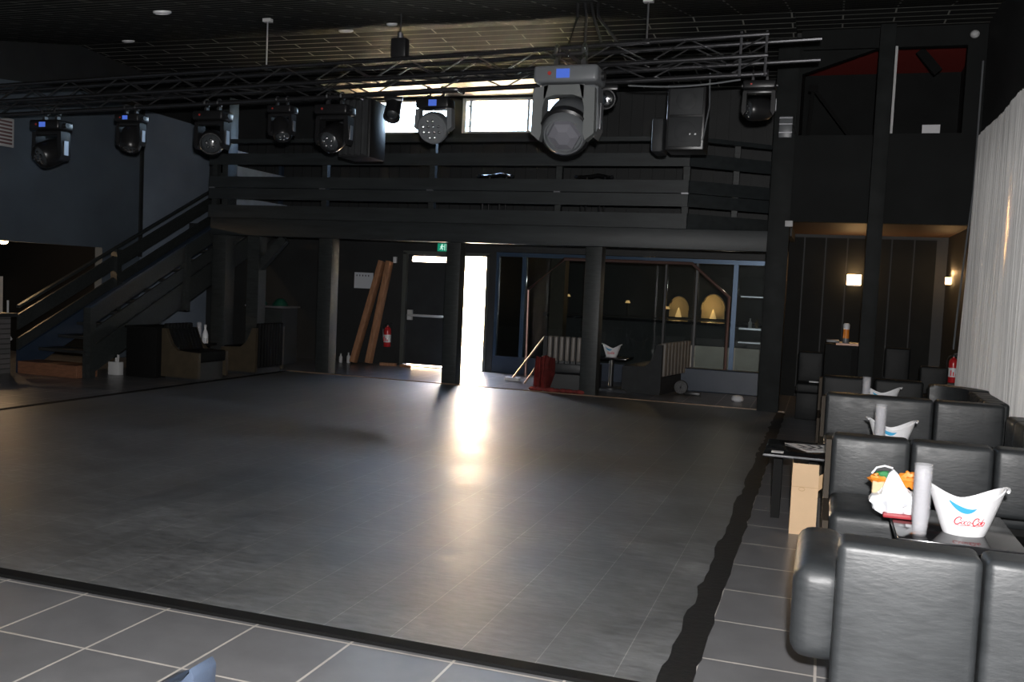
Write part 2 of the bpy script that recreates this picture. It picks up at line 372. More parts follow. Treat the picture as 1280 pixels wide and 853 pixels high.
# vertical boarding on the upper back wall and on the lower right part
g = G(); x = XL + .1
while x < XR - .3:
    if x > -4.4: g.box(x, x + .17, YB - .018, YB, 2.6, 4.82)
    else: g.box(x, x + .17, YB - .018, YB, 2.6, 4.12)
    x += .2
struct('trim_15', G().box(-.5, XR, YB - .03, YB - .02, 2.67, 5.03), 'cabin')
struct('trim_7', g, 'blackwall')
g = G(); x = -.66
while x < XR - .2:
    g.box(x, x + .30, YB - .018, YB, 0, 2.52); x += .32
struct('trim_16', g, 'cabin')
struct('trim_8', G().box(-8.3, -4.3, YB - .10, YB, 4.07, 4.16), 'fascia')
def window(name, x0, x1, mull):
    r = G(); z0, z1 = 4.19, 4.80
    r.box(x0, x1, YB + .04, YB + .12, z0, z0 + .04); r.box(x0, x1, YB + .04, YB + .12, z1 - .04, z1); r.box(x0, x0 + .06, YB, YB + .14, z0, z1); r.box(x1 - .06, x1, YB, YB + .14, z0, z1)
    for q in mull: r.box(q - .02, q + .02, YB + .05, YB + .11, z0, z1)
    f = struct(name, r, 'white_soft')
    p = G().box(x0 + .05, x1 - .05, YB + .075, YB + .083, z0 + .03, z1 - .03).build('window_pane', 'glass', f, smooth=False)
    for q in mull[:1]:
        k = G(); k.box(q - .035, q - .005, YB + .02, YB + .05, 4.3, 4.33); k.box(q - .035, q - .005, YB + .02, YB + .05, 4.65, 4.68); k.build('window_latch', 'metal_black', f)
    return f
window('window_1', -8.13, -6.50, [-7.93, -7.1]); window('window_2', -6.25, -4.43, [-6.12, -5.05])
# double door: left leaf shut with push bar, right leaf swung out
f = G(); f.box(DX0, DX0 + .07, YB - .03, YB + .15, 0, 2.06); f.box(DX1 - .05, DX1, YB - .03, YB + .15, 0, 2.06); f.box(DX0, DX1, YB - .03, YB + .15, 2.03, 2.09)
d1 = struct('door_1', f, 'door_frame')
g = G(); g.box(DX0 + .07, -6.43, YB + .05, YB + .10, .035, 1.90); g.box(DX0 + .07, -7.14, YB + .05, YB + .10, 1.90, 2.03); g.box(-6.47, -6.43, YB + .05, YB + .10, 1.90, 2.03); g.box(-7.14, -6.47, YB + .05, YB + .10, 2.0, 2.03)
lf = g.build('door_leaf', 'black', d1, smooth=False)
G().box(-7.14, -6.47, YB + .07, YB + .08, 1.90, 2.0).build('transom_pane', 'glass', lf, smooth=False)
g = G(); g.tube([(-7.13, YB + .05, .93), (-7.13, YB - .05, .93), (-7.10, YB - .06, .93), (-6.52, YB - .06, .93), (-6.49, YB - .05, .93), (-6.49, YB + .05, .93)], .022, 8)
g.box(-7.17, -7.08, YB + .0, YB + .05, .84, 1.02)
tag(g.build('push_bar', 'bar_metal', lf), 'pale metal push bar')
g = G(); g.box(-5.68, -5.63, YB + .16, YB + .98, .02, 2.02)
lf2 = g.build('door_leaf', 'black', d1, smooth=False)
g = G(); g.tube([(-5.68, YB + .25, .95), (-5.74, YB + .25, .95), (-5.74, YB + .9, .95), (-5.68, YB + .9, .95)], .018, 8); g.build('push_bar', 'alu', lf2)
struct('trim_9', G().box(-7.25, -5.65, YB - .02, YB + .16, 0, .012), 'alu')

# outdoors
struct('ground', G().box(-40, 20, 20.3, 50, -.25, -.06), 'ground'); struct('ground_2', G().box(-40, -5.6, 15.66, 20.3, -.25, -.06), 'ground')
struct('wall_bounce', G().box(-30, 8, 21.5, 21.8, -.2, 3.0), 'render')  # added wall, sized and placed to bounce warm light through the door

# bar room behind the glass partition
g = G(); g.box(-5.62, -5.52, YB + .15, 20, 0, 2.5); g.box(-.7, -.6, YB + .15, 20, 0, 2.5); g.box(-5.62, -.6, 20, 20.1, 0, 2.5); g.box(-5.62, -.6, YB + .15, 20.1, 2.4, 2.5)
struct('wall_bar_room', g, 'blackwall')
pt = thing('glass_partition', 'glazed partition with bronze trapezoid frame between lounge and dark bar room', 'partition')
for x0, x1 in ((-5.5, -5.02), (-4.94, -2.54), (-2.48, -2.05), (-1.97, -1.43), (-1.33, -.73)):
    G().box(x0, x1, YB + .06, YB + .07, .30, 2.05).build('pane', 'partition', pt, smooth=False)
for x0, w, m in ((-5.02, .07, 'bluemetal'), (-2.53, .035, 'metal_black'), (-2.02, .035, 'metal_black'), (-1.42, .075, 'bluemetal'), (-5.5, .05, 'bluemetal'), (-.78, .05, 'bluemetal')):
    G().box(x0, x0 + w, YB + .02, YB + .10, .0, 2.08).build('mullion', m, pt, smooth=False)
G().box(-5.5, -.73, YB + .01, YB + .11, 2.05, 2.12).build('head_rail', 'bluemetal', pt, smooth=False)
G().box(-5.5, -.73, YB + .01, YB + .11, .0, .30).build('bottom_rail', 'navy', pt, smooth=False)
g = G(); g.tube([(-4.84, 15.42, .0), (-4.86, 15.42, 1.49), (-4.24, 15.42, 2.04), (-2.08, 15.42, 2.04), (-1.46, 15.42, 1.52), (-1.46, 15.42, .0)], .028, 10)
tag(g.build('trapezoid_frame', 'copper', pt), 'bronze tube bent to a trapezoid')
# low plinth wall and pale panel right of the lounge
struct('trim_10', G().box(-2.12, -.76, 15.0, 15.12, 0, .36, .01), 'navy')
struct('trim_11', G().box(-2.12, -.76, 15.12, 15.40, .0, .35), 'whitish')
# bar inside
bc = thing('bar_counter', 'long dark bar counter seen through the glass partition', 'counter', (0, 0, 0))
G().box(-5.0, -.9, 17.4, 17.9, 0, .98).build('counter_front', 'blackwall', bc, smooth=False); G().box(-5.05, -.85, 17.3, 17.95, .98, 1.03).build('counter_top', 'gloss_black', bc, smooth=False)
g = G(); g.box(-2.25, -.85, 16.2, 16.26, .0, .66); one('bar_front_panel', g, 'pale_warm', 'pale lit panel behind the glass at right end of the lounge', 'panel')
def arch_poly(w, z0, z1, n=12):
    return [(-w, z0)] + [(-w*math.cos(PI*k/n), z0 + (z1-z0)*.35 + (z1-z0)*.65*math.sin(PI*k/n)) for k in range(n+1)] + [(w, z0)]
M['niche_in'] = mat('cream niche plaster', (.62, .47, .25), .7)
for cx, w_, z1, e, lab in ((-2.20, .24, 1.54, 1.6, 'yellow lit arched niche on the bar back wall, brighter one at right'), (-2.92, .20, 1.46, .5, 'dim yellow arched niche on the bar back wall, left of the bright one')):
    nb = thing('arched_niche', lab, 'niche', (cx, 19.4, 0))
    P = arch_poly(w_, 1.04, z1); G().prism(P, 'Y', .54, .59).build('niche_back', 'niche_in', nb)
    g = G(); g.tube([(u, .52, v) for u, v in P[1:-1]], .022, 6); g.build('arch_rim', 'niche_in', nb)
    l = G().lathe([(.07, 0), (.03, .14), (.008, .2)], (.02, .40, 1.04), 12).build('lamp_shade', 'niche', nb)
    bl_ = bpy.data.lights.new('niche lamp', 'POINT'); bl_.energy = e; bl_.color = (1, .66, .3); bl_.shadow_soft_size = .03
    bo = bpy.data.objects.new('niche lamp', bl_); COL.objects.link(bo); bo.location = (cx - .05, 19.72, 1.3)
for i, (x, z, lab) in enumerate(((-5.0, 1.43, 'warm lamp cluster glowing at left end of the dark bar'), (-3.75, 1.36, 'dim warm table lamp at middle of the dark bar'), (-2.95, 1.28, 'warm lamp just left of the arched niche'))):
    t = thing('bar_lamp', lab, 'lamp', (x, 18.6, 0))
    G().lathe([(.05, 0), (.012, .02), (.012, .3)], (0, 0, 1.03 if i else 1.03), 10).build('stem', 'metal_black', t)
    G().lathe([(.055, 0), (.03, .05)], (0, 0, z - .06), 12).build('shade', 'niche', t)
G().box(-5.45, -.75, 18.4, 18.9, .95, 1.03).build('back_counter', 'blackwall', bc, smooth=False)
one('spot_lamp', G().sphere((-4.31, 18, 1.6), .03), 'spotwhite', 'single small white spot light glowing above the dark bar', 'lamp')
G().tube([(-4.31, 18, 1.62), (-4.31, 18, 2.4)], .008, 6).build('suspension_wire', 'metal_black', bpy.data.objects['spot_lamp'])
one('column', G().box(-4.62, -4.36, 15.95, 16.2, 0, 2.4), 'brown_side', 'brown column inside the bar room behind the glass partition', 'column')

# ------------------------------------------------------------------ balcony
g = G(); g.prism([(-9.6, 13.02), (-1.85, 13.02), (-.6, 14.0), (-.5, 14.0), (-.5, YB), (-9.6, YB)], 'Z', 2.44, 2.58); g.box(XL, -9.6, 14.93, YB, 2.30, 2.45)
struct('balcony_floor', g, 'blackwall')
bm_ = one('balcony_beam', G().box(-9.62, -.5, 13.02, 13.26, 2.16, 2.44, .008), 'fascia', 'long dark beam carrying the balcony above the columns', 'beam')
g = G(); x = -9.2
while x < -.7:
    g.box(x, x + .12, 13.26, YB, 2.28, 2.44); x += .9
struct('balcony_joists', g, 'blackwall')
rl = thing('balcony_railing', 'dark plank balcony railing across the back of the hall', 'railing')
KP = [(-9.62, 12.98), (-1.86, 12.98), (-.62, 13.98)]
def railboard(z0, z1, name, th=.035, dy=0, m='fascia'):
    g = G()
    for (a, b), (c, d) in zip(KP, KP[1:]): g.beam((a, b + dy, (z0+z1)/2), (c, d + dy, (z0+z1)/2), th, z1 - z0)
    return g.build(name, m, rl, smooth=False)
railboard(3.29, 3.47, 'rail_board'); railboard(2.925, 3.10, 'rail_board'); railboard(2.74, 2.915, 'rail_board'); railboard(2.44, 2.645, 'rail_board'); railboard(3.64, 3.70, 'handrail', .09, .05)
for x in (-9.55, -7.52, -5.70, -3.72, -1.90):
    G().box(x - .045, x + .045, 13.01, 13.1, 2.45, 3.66).build('post', 'wood_black', rl, smooth=False)
for x, y in ((-1.28, 13.52), (-.70, 13.99)):
    G().box(x - .04, x + .04, y, y + .08, 2.45, 3.66).build('post', 'wood_black', rl, smooth=False)
for x in (-9.55, -7.52, -5.70, -3.72, -1.90): tag(G().box(x - .05, x + .05, 12.94, 12.975, 2.91, 2.93).build('bracket', 'alu', rl, smooth=False), 'small pale metal bracket')
sr = thing('stairwell_railing', 'plank railing along the balcony stair opening, blue window light put into its colour', 'railing')
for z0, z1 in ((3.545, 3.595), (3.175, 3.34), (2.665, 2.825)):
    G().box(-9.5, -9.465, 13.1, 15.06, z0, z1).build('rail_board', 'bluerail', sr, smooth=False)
for y in (13.3, 14.9): G().box(-9.56, -9.5, y, y + .08, 2.58, 3.6).build('post', 'navy', sr, smooth=False)
# columns under the balcony
def column(x0, x1, y0, z1, lab, m='wood_black', y1=None):
    return one('column', G().box(x0, x1, y0, y1 or y0 + (x1-x0), 0, z1, .006), m, lab, 'column')
column(-7.66, -7.42, 13.14, 2.16, 'black timber column left of the leaning planks, facing the dance floor')
column(-5.47, -5.24, 13.14, 2.16, 'black timber column in front of the bright open doorway')
column(-3.30, -3.06, 13.14, 2.16, 'black timber column in front of the lounge sofas')
column(-.78, -.50, 13.0, 4.98, 'tall dark post at right end of the balcony reaching the ceiling', 'pillar')
column(.46, .645, 12.78, 5.05, 'tall dark pillar in front of the upper cabin, between its two openings', 'pillar')
column(-9.62, -9.36, 13.1, 4.4, 'dark post at the left corner of the balcony beside the staircase')
c0 = thing('column', 'dark timber column with a slanted brace, under the left end of the balcony', 'column')
G().box(-8.98, -8.76, 13.15, 13.37, 0, 2.16).build('shaft', 'wood_black', c0, smooth=False)
G().beam((-8.85, 13.26, 1.62), (-8.35, 13.26, 2.14), .12, .14).build('brace', 'wood_black', c0, smooth=False)
# lounge behind left columns: dark wall cabinet and green lamps
t = thing('service_cabinet', 'dark cabinet with pale metal edge standing under the balcony left of the planks', 'cabinet', (-9.15, 14.2, 0))
G().box(-.35, .35, -.25, .25, 0, .98).build('body', 'black', t, smooth=False); G().box(-.38, .38, -.28, .28, .98, 1.01).build('top', 'alu', t, smooth=False)
G().box(-.33, .33, -.262, -.25, .05, .48).build('door', 'wood_black', t, smooth=False); G().box(-.33, .33, -.262, -.25, .52, .94).build('door', 'wood_black', t, smooth=False)
for i, x in enumerate((-9.42, -9.0)):
    one('green_lamp', G().lathe([(.01, .13), (.06, .12), (.13, .04), (.14, 0)], (x, 14.2, 1.01), 16), 'green_led', 'green glass dome on the dark cabinet, %s one' % ('left hand' if i == 0 else 'right hand'), 'lamp', None)

# ------------------------------------------------------------------ upper cabin at right (glassless openings, red ceiling)
g = G()
ZC = 2.57
CY0, CY1 = 13.0, 13.12
holed(g, -.5, XR, ZC, 5.06, [(-.46, .47, 3.70, 4.80), (.64, 1.50, 3.72, 4.81)], CY0, CY1)
g.prism([(-.46, 4.50), (-.46, 4.81), (.47, 4.81)], 'Y', CY0, CY1)
struct('wall_cabin', g, 'cabin')
struct('trim_12', G().box(-.5, XR, CY0 - .012, CY0, ZC, 3.70), 'cabin')
struct('floor_cabin', G().box(-.5, XR, CY1, YB, ZC, ZC + .1), mat('brown soffit', (.10, .055, .035), .6))
struct('ceiling_cabin', G().box(-.5, XR, CY1, YB, 5.03, 5.055), 'red_ceiling')
struct('wall_cabin_side', G().box(-.56, -.5, CY1, YB, ZC, 5.06), 'blackwall')
struct('trim_13', G().box(.66, .69, CY0 - .015, CY0 + .02, 3.72, 4.82), 'white_soft')
st = thing('folding_stand', 'black A shaped stand inside the left opening of the upper cabin', 'stand', (-.34, 14.2, ZC + .1))
G().beam((-.09, 0, .03), (0, 0, 1.90), .05, .05).build('leg', 'slit', st); G().beam((1.0, 0, .6), (.0, 0, 1.90), .06, .05).build('leg', 'slit', st); G().beam((.7, 0, .0), (.7, 0, 1.0), .05, .05).build('leg', 'slit', st); G().box(-.06, .06, -.05, .05, 1.84, 1.94).build('hinge', 'slit', st)
one('white_card', G().box(1.04, 1.25, 13.02, 13.03, 3.725, 3.83), 'white', 'small white card standing on the sill of the cabin opening', 'card')
g = G(); g.beam((1.02, 14.0, 5.0), (1.27, 14.0, 4.70), .08, .12); one('roof_brace', g, 'slit', 'black slanting brace under the red ceiling of the cabin', 'brace')
one('ceiling_sensor', G().sphere((1.56, 12.93, 4.92), .055, (1, 1, .9)), 'white_soft', 'small round grey sensor high on the cabin corner', 'sensor')
# electrical box on the tall post
eb = thing('junction_box', 'ribbed grey junction box on the tall post right of the balcony', 'box', (-.60, 12.98, 3.66))
G().box(-.11, .06, -.08, 0, 0, .28, .01).build('case', 'grey_plastic', eb)
for z in (.06, .17, .25): G().box(-.11, .06, -.088, -.08, z, z + .012).build('rib', 'alu', eb)
G().tube([(.06, -.04, .16), (.10, -.04, .12), (.10, -.04, .05)], .012, 6).build('conduit', 'metal_black', eb)
one('cable_socket', G().box(-.56, -.46, 12.96, 13.0, 2.50, 2.58, .006), 'white_soft', 'small pale socket at the foot of the balcony corner post', 'socket')

# ------------------------------------------------------------------ staircase
sc = thing('staircase', 'dark staircase with plank railings climbing along the left wall', 'staircase', (0, 0, 0))
SY, RISE, RUN = 10.25, .175, .36
for i in range(13):
    y, z = SY + i*RUN, RISE*(i+1)
    G().box(-10.72 if i else -10.72, -9.68, y, y + RUN + .03, z - .045 if i else 0, z, .006).build('tread', 'plank_dark' if i == 0 else 'black', sc, smooth=False)
sl = RISE/RUN
def slope(x0, x1, o0, o1, y0, y1, name, m, par=sc):
    f = lambda y: .175 + (y - SY)*sl
    return G().prism([(y0, f(y0) + o0), (y1, f(y1) + o0), (y1, f(y1) + o1), (y0, f(y0) + o1)], 'X', x0, x1).build(name, m, par, smooth=False)
slope(-9.68, -9.64, -.24, .13, 10.35, 14.93, 'stringer', 'wood_black'); slope(-10.78, -10.72, -.24, .13, 10.28, 14.93, 'stringer', 'navy')
for o0, o1, nm in ((.17, .38, 'rail_board'), (.46, .72, 'rail_board')):
    slope(-9.66, -9.625, o0, o1, 10.4, 14.9, nm, 'wood_black')
    slope(-10.80, -10.765, o0 - .05, o1 - .09, 10.3, 14.9, nm, 'wood_black')
slope(-9.67, -9.60, .72, .75, 10.4, 14.9, 'handrail', 'navy'); slope(-10.81, -10.75, .72, .76, 10.3, 14.9, 'handrail', 'wood_black')
for x, y in ((-9.70, 10.38), (-10.83, 12.15), (-9.70, 12.4)):
    z = .175 + (y - SY)*sl
    G().box(x, x + .12, y, y + .11, 0 if y < 11 else z - .3, z + .74).build('post', 'wood_black', sc, smooth=False)
pw = thing('handrail_post', 'thin white pole with small grip at the foot of the staircase', 'post', (-10.90, 10.24, 0))
G().tube([(0, 0, 0), (0, 0, 1.02)], .014, 8).build('pole', 'white_soft', pw); G().tube([(0, 0, .55), (.0, .02, .5), (0, .05, .46)], .03, 8).build('grip', 'white_soft', pw)
t = thing('brick_counter', 'grey brick counter end with pale corner at the far left edge', 'counter', (-11.0, 9.72, 0))
G().box(-.48, .23, 0, .45, 0, .80).build('body', 'brick', t, smooth=False); G().box(.22, .30, -.02, .06, 0, .80).build('corner_post', 'whitish', t, smooth=False); G().box(-.55, .33, -.05, .48, .80, .85).build('top', 'black', t, smooth=False)
one('vent_grille', G().box(-11.5, -11.47, 10.35, 10.85, 3.24, 3.66, .01), 'white_soft', 'white framed louvred vent high on the blue wall at far left', 'vent')
vg = bpy.data.objects['vent_grille']
for k in range(7): G().beam((-11.46, 10.40, 3.29 + k*.052), (-11.46, 10.80, 3.29 + k*.052), .012, .026).build('slat', mat('vent slat', (.16, .08, .08), .5) if k == 0 else bpy.data.materials['vent slat'], vg, smooth=False)

# ------------------------------------------------------------------ lighting truss
def lerp(a, b, t): return tuple(a[i] + (b[i]-a[i])*t for i in range(3))
TL, TR = (-10.6, 9.4, 3.80), (-.66, 9.4, 4.08)
tr = thing('lighting_truss', 'long black lighting truss hanging below the ceiling across the hall', 'truss')
dz = {'a': (0, 0), 'b': (0, -.20), 'c': (.22, -.02), 'd': (.22, -.22), 'e': (.02, -.37)}
for k, (dy, z) in dz.items():
    ex = .48 if k in 'cd' else 0
    G().tube([(TL[0], TL[1] + dy, TL[2] + z), (TR[0] + ex, TR[1] + dy, TR[2] + z + ex*.028)], .024 if k != 'e' else .026, 10).build('chord', 'chord', tr)
g = G(); n = 26
for i in range(n):
    p, q = lerp(TL, TR, i/n), lerp(TL, TR, (i+1)/n)
    def pt_(k, b): return (b[0], b[1] + dz[k][0], b[2] + dz[k][1])
    for a, b in (('a', 'b'), ('c', 'd'), ('b', 'd'), ('b', 'e')):
        if (a, b) == ('b', 'e') and i % 2: pass
        A, B = (a, b) if i % 2 == 0 else (b, a)
        g.tube([pt_(A, p), pt_(B, q)], .0085, 5)
g.build('lattice', 'lattice', tr)
g = G()
for dx in (0, .03): g.tube([(TR[0] - .02 - dx*8, TR[1], TR[2] + .03), (TR[0] - .02 - dx*8, TR[1], TR[2] - .40)], .014, 6)
g.build('end_plate', 'alu', tr)
def truss_z(x, o=0): return TL[2] + (x - TL[0])/(TR[0]-TL[0])*(TR[2]-TL[2]) + o
# cables lying along the truss
for i, (x0, x1, dzz, lab) in enumerate(((-2.0, -.9, -.43, 'pale cable sagging under the right end of the truss'), (-6.2, -3.0, -.25, 'black power cable tied along the middle of the truss'), (-9.8, -6.9, -.24, 'black power cable tied along the left part of the truss'))):
    g = G(); P = []
    for k in range(15):
        t = k/14; x = x0 + (x1-x0)*t
        P.append((x, 9.36, truss_z(x, dzz) - .035*abs(math.sin(t*PI*(1 if i == 0 else 4)))))
    g.tube(P, .009, 6); one('power_cable', g, 'grey_plastic' if i == 0 else 'dark_plastic', lab, 'cable')
# hanging rods, chain hoist and cable bundle
for x, lab in ((-6.25, 'thin suspension rod left of the hoist, truss to ceiling'), (-1.85, 'thin suspension rod near the right end of the truss')):
    zt = ceil_z(9.42)
    t = thing('suspension_rod', lab, 'rod', (x, 9.42, 0))
    G().tube([(0, 0, truss_z(x) + .02), (0, 0, zt - .01)], .010, 6).build('rod', 'alu', t)
    G().box(-.05, .05, -.03, .03, zt - .045, zt - .008).build('ceiling_plate', 'white_soft', t); G().box(-.04, .04, -.04, .04, truss_z(x) - .02, truss_z(x) + .03, .006).build('clamp', 'metal_black', t)
t = thing('chain_hoist', 'small black chain hoist hanging above the truss in front of the windows', 'hoist', (-4.58, 9.45, 0))
G().tube([(0, 0, 4.2), (0, 0, ceil_z(9.45) - .03)], .012, 6).build('chain', 'metal_black', t); G().box(-.09, .09, -.06, .06, truss_z(-4.58) + .02, 4.20, .02).build('motor', 'metal_black', t); G().tube([(0, 0, 4.2), (0, .0, 4.26)], .03, 8).build('hook', 'alu', t)
g = G()
for k in range(4):
    x = -2.55 + k*.07
    g.tube([(x, 9.3, ceil_z(9.3) - .03), (x + .03*math.sin(k), 9.32, 4.3), (x + .10*(k-1), 9.40, truss_z(x) + .03)], .016, 6)
one('cable_bundle', g, 'dark_plastic', 'bundle of black cables dropping from the ceiling onto the truss', 'cable')

# ------------------------------------------------------------------ stage lights
def moving_head(label, loc, s, pitch=20, yaw=0, grey=False, hexlens=False, disp=True, group='moving head lights on the truss'):
    t = thing('moving_head_light', label, 'stage light', loc, 0, group)
    t.scale = (s, s, s)
    for x in (-.09, .09):
        g = G(); g.tube([(x, .047*math.cos(a), .047*math.sin(a) + .03) for a in [PI*(-.6 + 1.7*k/10) for k in range(11)]], .011, 6); g.box(x - .016, x + .016, -.025, .025, -.07, -.022); g.build('clamp', 'lattice', t)
    b = G().box(-.21, .21, -.12, .12, -.18, -.07, .025, 3).build('base', 'grey_plastic' if grey else 'dark_plastic', t)
    if disp: G().box(-.055, .03, -.126, -.118, -.155, -.10).build('display', 'display', b, smooth=False)
    g = G(); g.lathe([(.012, 0), (.012, .008)], (-.10, -.118, -.125), 10, Matrix.Rotation(PI/2, 4, 'X')); g.build('button', 'red_led', b)
    for sx in (-1, 1): G().lathe([(.03, -.0), (.03, .03)], (sx*.20, 0, -.125), 12, Matrix.Rotation(sx*PI/2, 4, 'Y')).build('socket', 'metal_black', b)
    y = G()
    y.box(-.19, .19, -.055, .055, -.235, -.18, .02)
    for sx in (-1, 1): y.prism([(sx*.155, -.20), (sx*.205, -.20), (sx*.215, -.46), (sx*.19, -.52), (sx*.155, -.46)], 'Y', -.07, .07)
    yo = y.build('yoke', 'grey_plastic' if grey else 'dark_plastic', t)
    R = Matrix.Rotation(math.radians(yaw), 4, 'Z') @ Matrix.Rotation(PI/2 + math.radians(pitch), 4, 'X')   # lathe Z -> forward (-Y), tipped down
    cen = (0, 0, -.43)
    h = G().lathe([(.04, -.19), (.10, -.18), (.135, -.13), (.148, -.03), (.148, .08), (.14, .13), (.125, .15), (.118, .15), (.112, .125)], cen, 28, R).build('head', 'grey_plastic' if grey else 'dark_plastic', t)
    if hexlens:
        l = G().lathe([(.113, .12), (.10, .15), (.05, .17), (.001, .172)], cen, 6, R).build('lens', 'lens_grey', h, ang=10)
        rr = G().lathe([(.15, .04), (.165, .05), (.165, .10), (.15, .11)], cen, 28, R, cap=False).build('hood', 'dark_plastic', h)
    else:
        G().lathe([(.112, .125), (.09, .145), (.04, .16), (.001, .163)], cen, 24, R).build('lens', 'lens', h)
        g = G()
        for k in range(5):
            a = 2*PI*k/5 + .3; p = R @ Vector((.05*math.cos(a), .05*math.sin(a), .155)); g.sphere((cen[0]+p.x, cen[1]+p.y, cen[2]+p.z), .018, u=8, v=6)
        g.build('reflector', 'chrome', h)
    if hexlens:
        q = G()
        for sx in (-1, 1):
            q.prism([(sx*.10, -.20), (sx*.20, -.22), (sx*.205, -.50), (sx*.15, -.545), (sx*.135, -.50), (sx*.135, -.34)], 'Y', -.13, -.05)
        q.prism([(-.13, -.20), (.13, -.20), (.13, -.285), (.06, -.262), (-.06, -.262), (-.13, -.285)], 'Y', -.13, -.05)
        q.build('front_cover', 'grey_light', t)
    G().box(.216, .222, -.03, .03, -.46, -.30).build('badge', 'alu', yo)
    return t
ZP = lambda x, s=1: truss_z(x, -.37) - .03*s
moving_head('big black moving head light, leftmost under the truss', (-9.36, 9.42, ZP(-9.36, 1.1)), 1.10, 25, -15)
moving_head('black moving head with blue display, second from left under the truss', (-8.13, 9.42, ZP(-8.13, .84)), .84, 75, 20)
moving_head('black moving head third from left, beside the left end of the balcony', (-6.96, 9.42, ZP(-6.96, .98)), .98, 15, 30, disp=False)
moving_head('small black moving head fourth from left under the truss', (-6.02, 9.42, ZP(-6.02, .74)), .74, 60, 50, disp=False)
moving_head('black moving head hanging beside the left speaker', (-5.34, 9.42, ZP(-5.34)), .98, 30, 0, disp=False)
moving_head('large grey moving head with prism lens, nearest light right of the windows', (-2.44, 8.75, 3.76), 1.5, 38, 4, grey=True, hexlens=True)
moving_head('chrome trimmed black moving head at the right end of the truss', (-.72, 9.42, ZP(-.72, .74)), .74, 5, -60, disp=False)
# arm that carries the large light in front of the truss
g = G(); g.tube([(-2.47, 8.70, 3.80), (-2.47, 9.42, 3.82)], .022, 8); g.tube([(-2.62, 8.76, 3.80), (-2.32, 8.76, 3.80)], .022, 8); g.tube([(-2.47, 9.42, 3.82), (-2.47, 9.42, truss_z(-2.47, -.37))], .022, 8)
one('outrigger_arm', g, 'chord', 'short black arm holding the large grey moving head off the truss', 'bracket')
# LED wash light in front of the left window
t = thing('led_wash_light', 'grey LED wash light with round cluster of bulbs in front of the left window', 'stage light', (-4.12, 9.42, ZP(-4.12)))
for x in (-.08, .08):
    g = G(); g.tube([(x, .047*math.cos(a), .047*math.sin(a) + .03) for a in [PI*(-.6 + 1.7*k/10) for k in range(11)]], .011, 6); g.box(x - .016, x + .016, -.025, .025, -.06, -.022); g.build('clamp', 'metal_black', t)
b = G().box(-.19, .19, -.11, .11, -.16, -.055, .02).build('base', 'dark_plastic', t); G().box(-.03, .06, -.118, -.108, -.145, -.08).build('display', 'display', b)
g = G(); g.prism([(-.21, -.16), (-.16, -.16), (-.17, -.40), (-.22, -.36)], 'Y', -.05, .05); g.prism([(.16, -.16), (.21, -.16), (.22, -.36), (.17, -.40)], 'Y', -.05, .05); g.build('yoke', 'grey_plastic', t)
R = Matrix.Rotation(PI/2 + .45, 4, 'X'); cen = (0, -.02, -.36)
h = G().lathe([(.08, -.14), (.14, -.12), (.17, -.02), (.17, .05), (.155, .07), (.001, .07)], cen, 28, R).build('head', 'grey_plastic', t)
for i in range(4):
    for j in range(4):
        if (i in (0, 3)) and (j in (0, 3)): continue
        p = R @ Vector((-.09 + i*.06, -.09 + j*.06, .073)); G().sphere((cen[0]+p.x, cen[1]+p.y, cen[2]+p.z), .019, u=10, v=8).build('bulb', 'chrome', h)
# small spots
def spot(label, loc, s, yaw, pitch):
    t = thing('spotlight', label, 'stage light', loc, yaw); t.scale = (s, s, s)
    G().box(-.10, .10, -.03, .03, -.05, -.0, .008).build('bracket', 'dark_plastic', t)
    R = Matrix.Rotation(PI/2 + math.radians(pitch), 4, 'X')
    h = G().lathe([(.05, -.14), (.085, -.12), (.09, .10), (.095, .14), (.088, .14), (.08, .10)], (0, 0, -.13), 20, R).build('can', 'dark_plastic', t)
    G().lathe([(.08, .10), (.05, .12), (.001, .125)], (0, 0, -.13), 16, R).build('lens', 'chrome', h)
    return t
spot('small black spot hanging in front of the left window', (-4.62, 9.42, ZP(-4.62) - .002), 1.0, .3, 50)
spot('small black can light just right of the large grey moving head', (-2.22, 9.42, ZP(-2.22) - .002), 1.05, .1, 12)
one('hanging_bar', G().tube([(-5.0, 9.42, truss_z(-5.0, -.40)), (-5.0, 9.24, truss_z(-5.0, -.40)), (-4.95, 9.22, truss_z(-5.0, -.40)), (-3.85, 9.22, truss_z(-3.85, -.40)), (-3.8, 9.24, truss_z(-3.8, -.40)), (-3.8, 9.42, truss_z(-3.8, -.40))], .02, 8), 'chord', 'short dark pipe under the truss carrying the lights before the left window', 'pipe')
# loudspeakers hung behind the truss
def speaker(label, x0, x1, z0, z1, y0, split, depth, side):
    t = thing('hanging_loudspeaker', label, 'loudspeaker', ((x0+x1)/2, y0, z0)); w, h = x1-x0, z1-z0
    G().box(-w/2, w/2, 0, depth, 0, h, .012).build('cabinet', 'metal_black', t)
    zs = [0.02] + split + [h - .02]
    for a, b in zip(zs, zs[1:]):
        gr = G().box(-w/2 + .025, w/2 - .025, -.012, .0, a + .01, b - .01, .008).build('grille', 'grey_side', t)
        g = G(); g.lathe([(min(w, b-a)*.34, 0), (min(w, b-a)*.31, .004), (min(w, b-a)*.1, .002)], (0, -.013, (a+b)/2), 24, Matrix.Rotation(PI/2, 4, 'X')); g.build('driver_ring', 'grey_side', gr)
    g = G()
    for sx in (-1, 1): g.tube([(sx*w*.35, depth/2, h - .01), (sx*w*.35, 9.6 - y0, truss_z((x0+x1)/2) - (z0) - .2)], .008, 6)
    g.build('hanging_strap', 'metal_black', t)
    if side:
        G().box(-w/2 - .16, -w/2 - .03, .02, depth, -.02, h*.5, .03).build('side_horn', 'grey_side', t)
        G().box(w*.12, w*.3, -.016, -.011, h*.22, h*.245).build('nameplate', 'white', t)
    return t
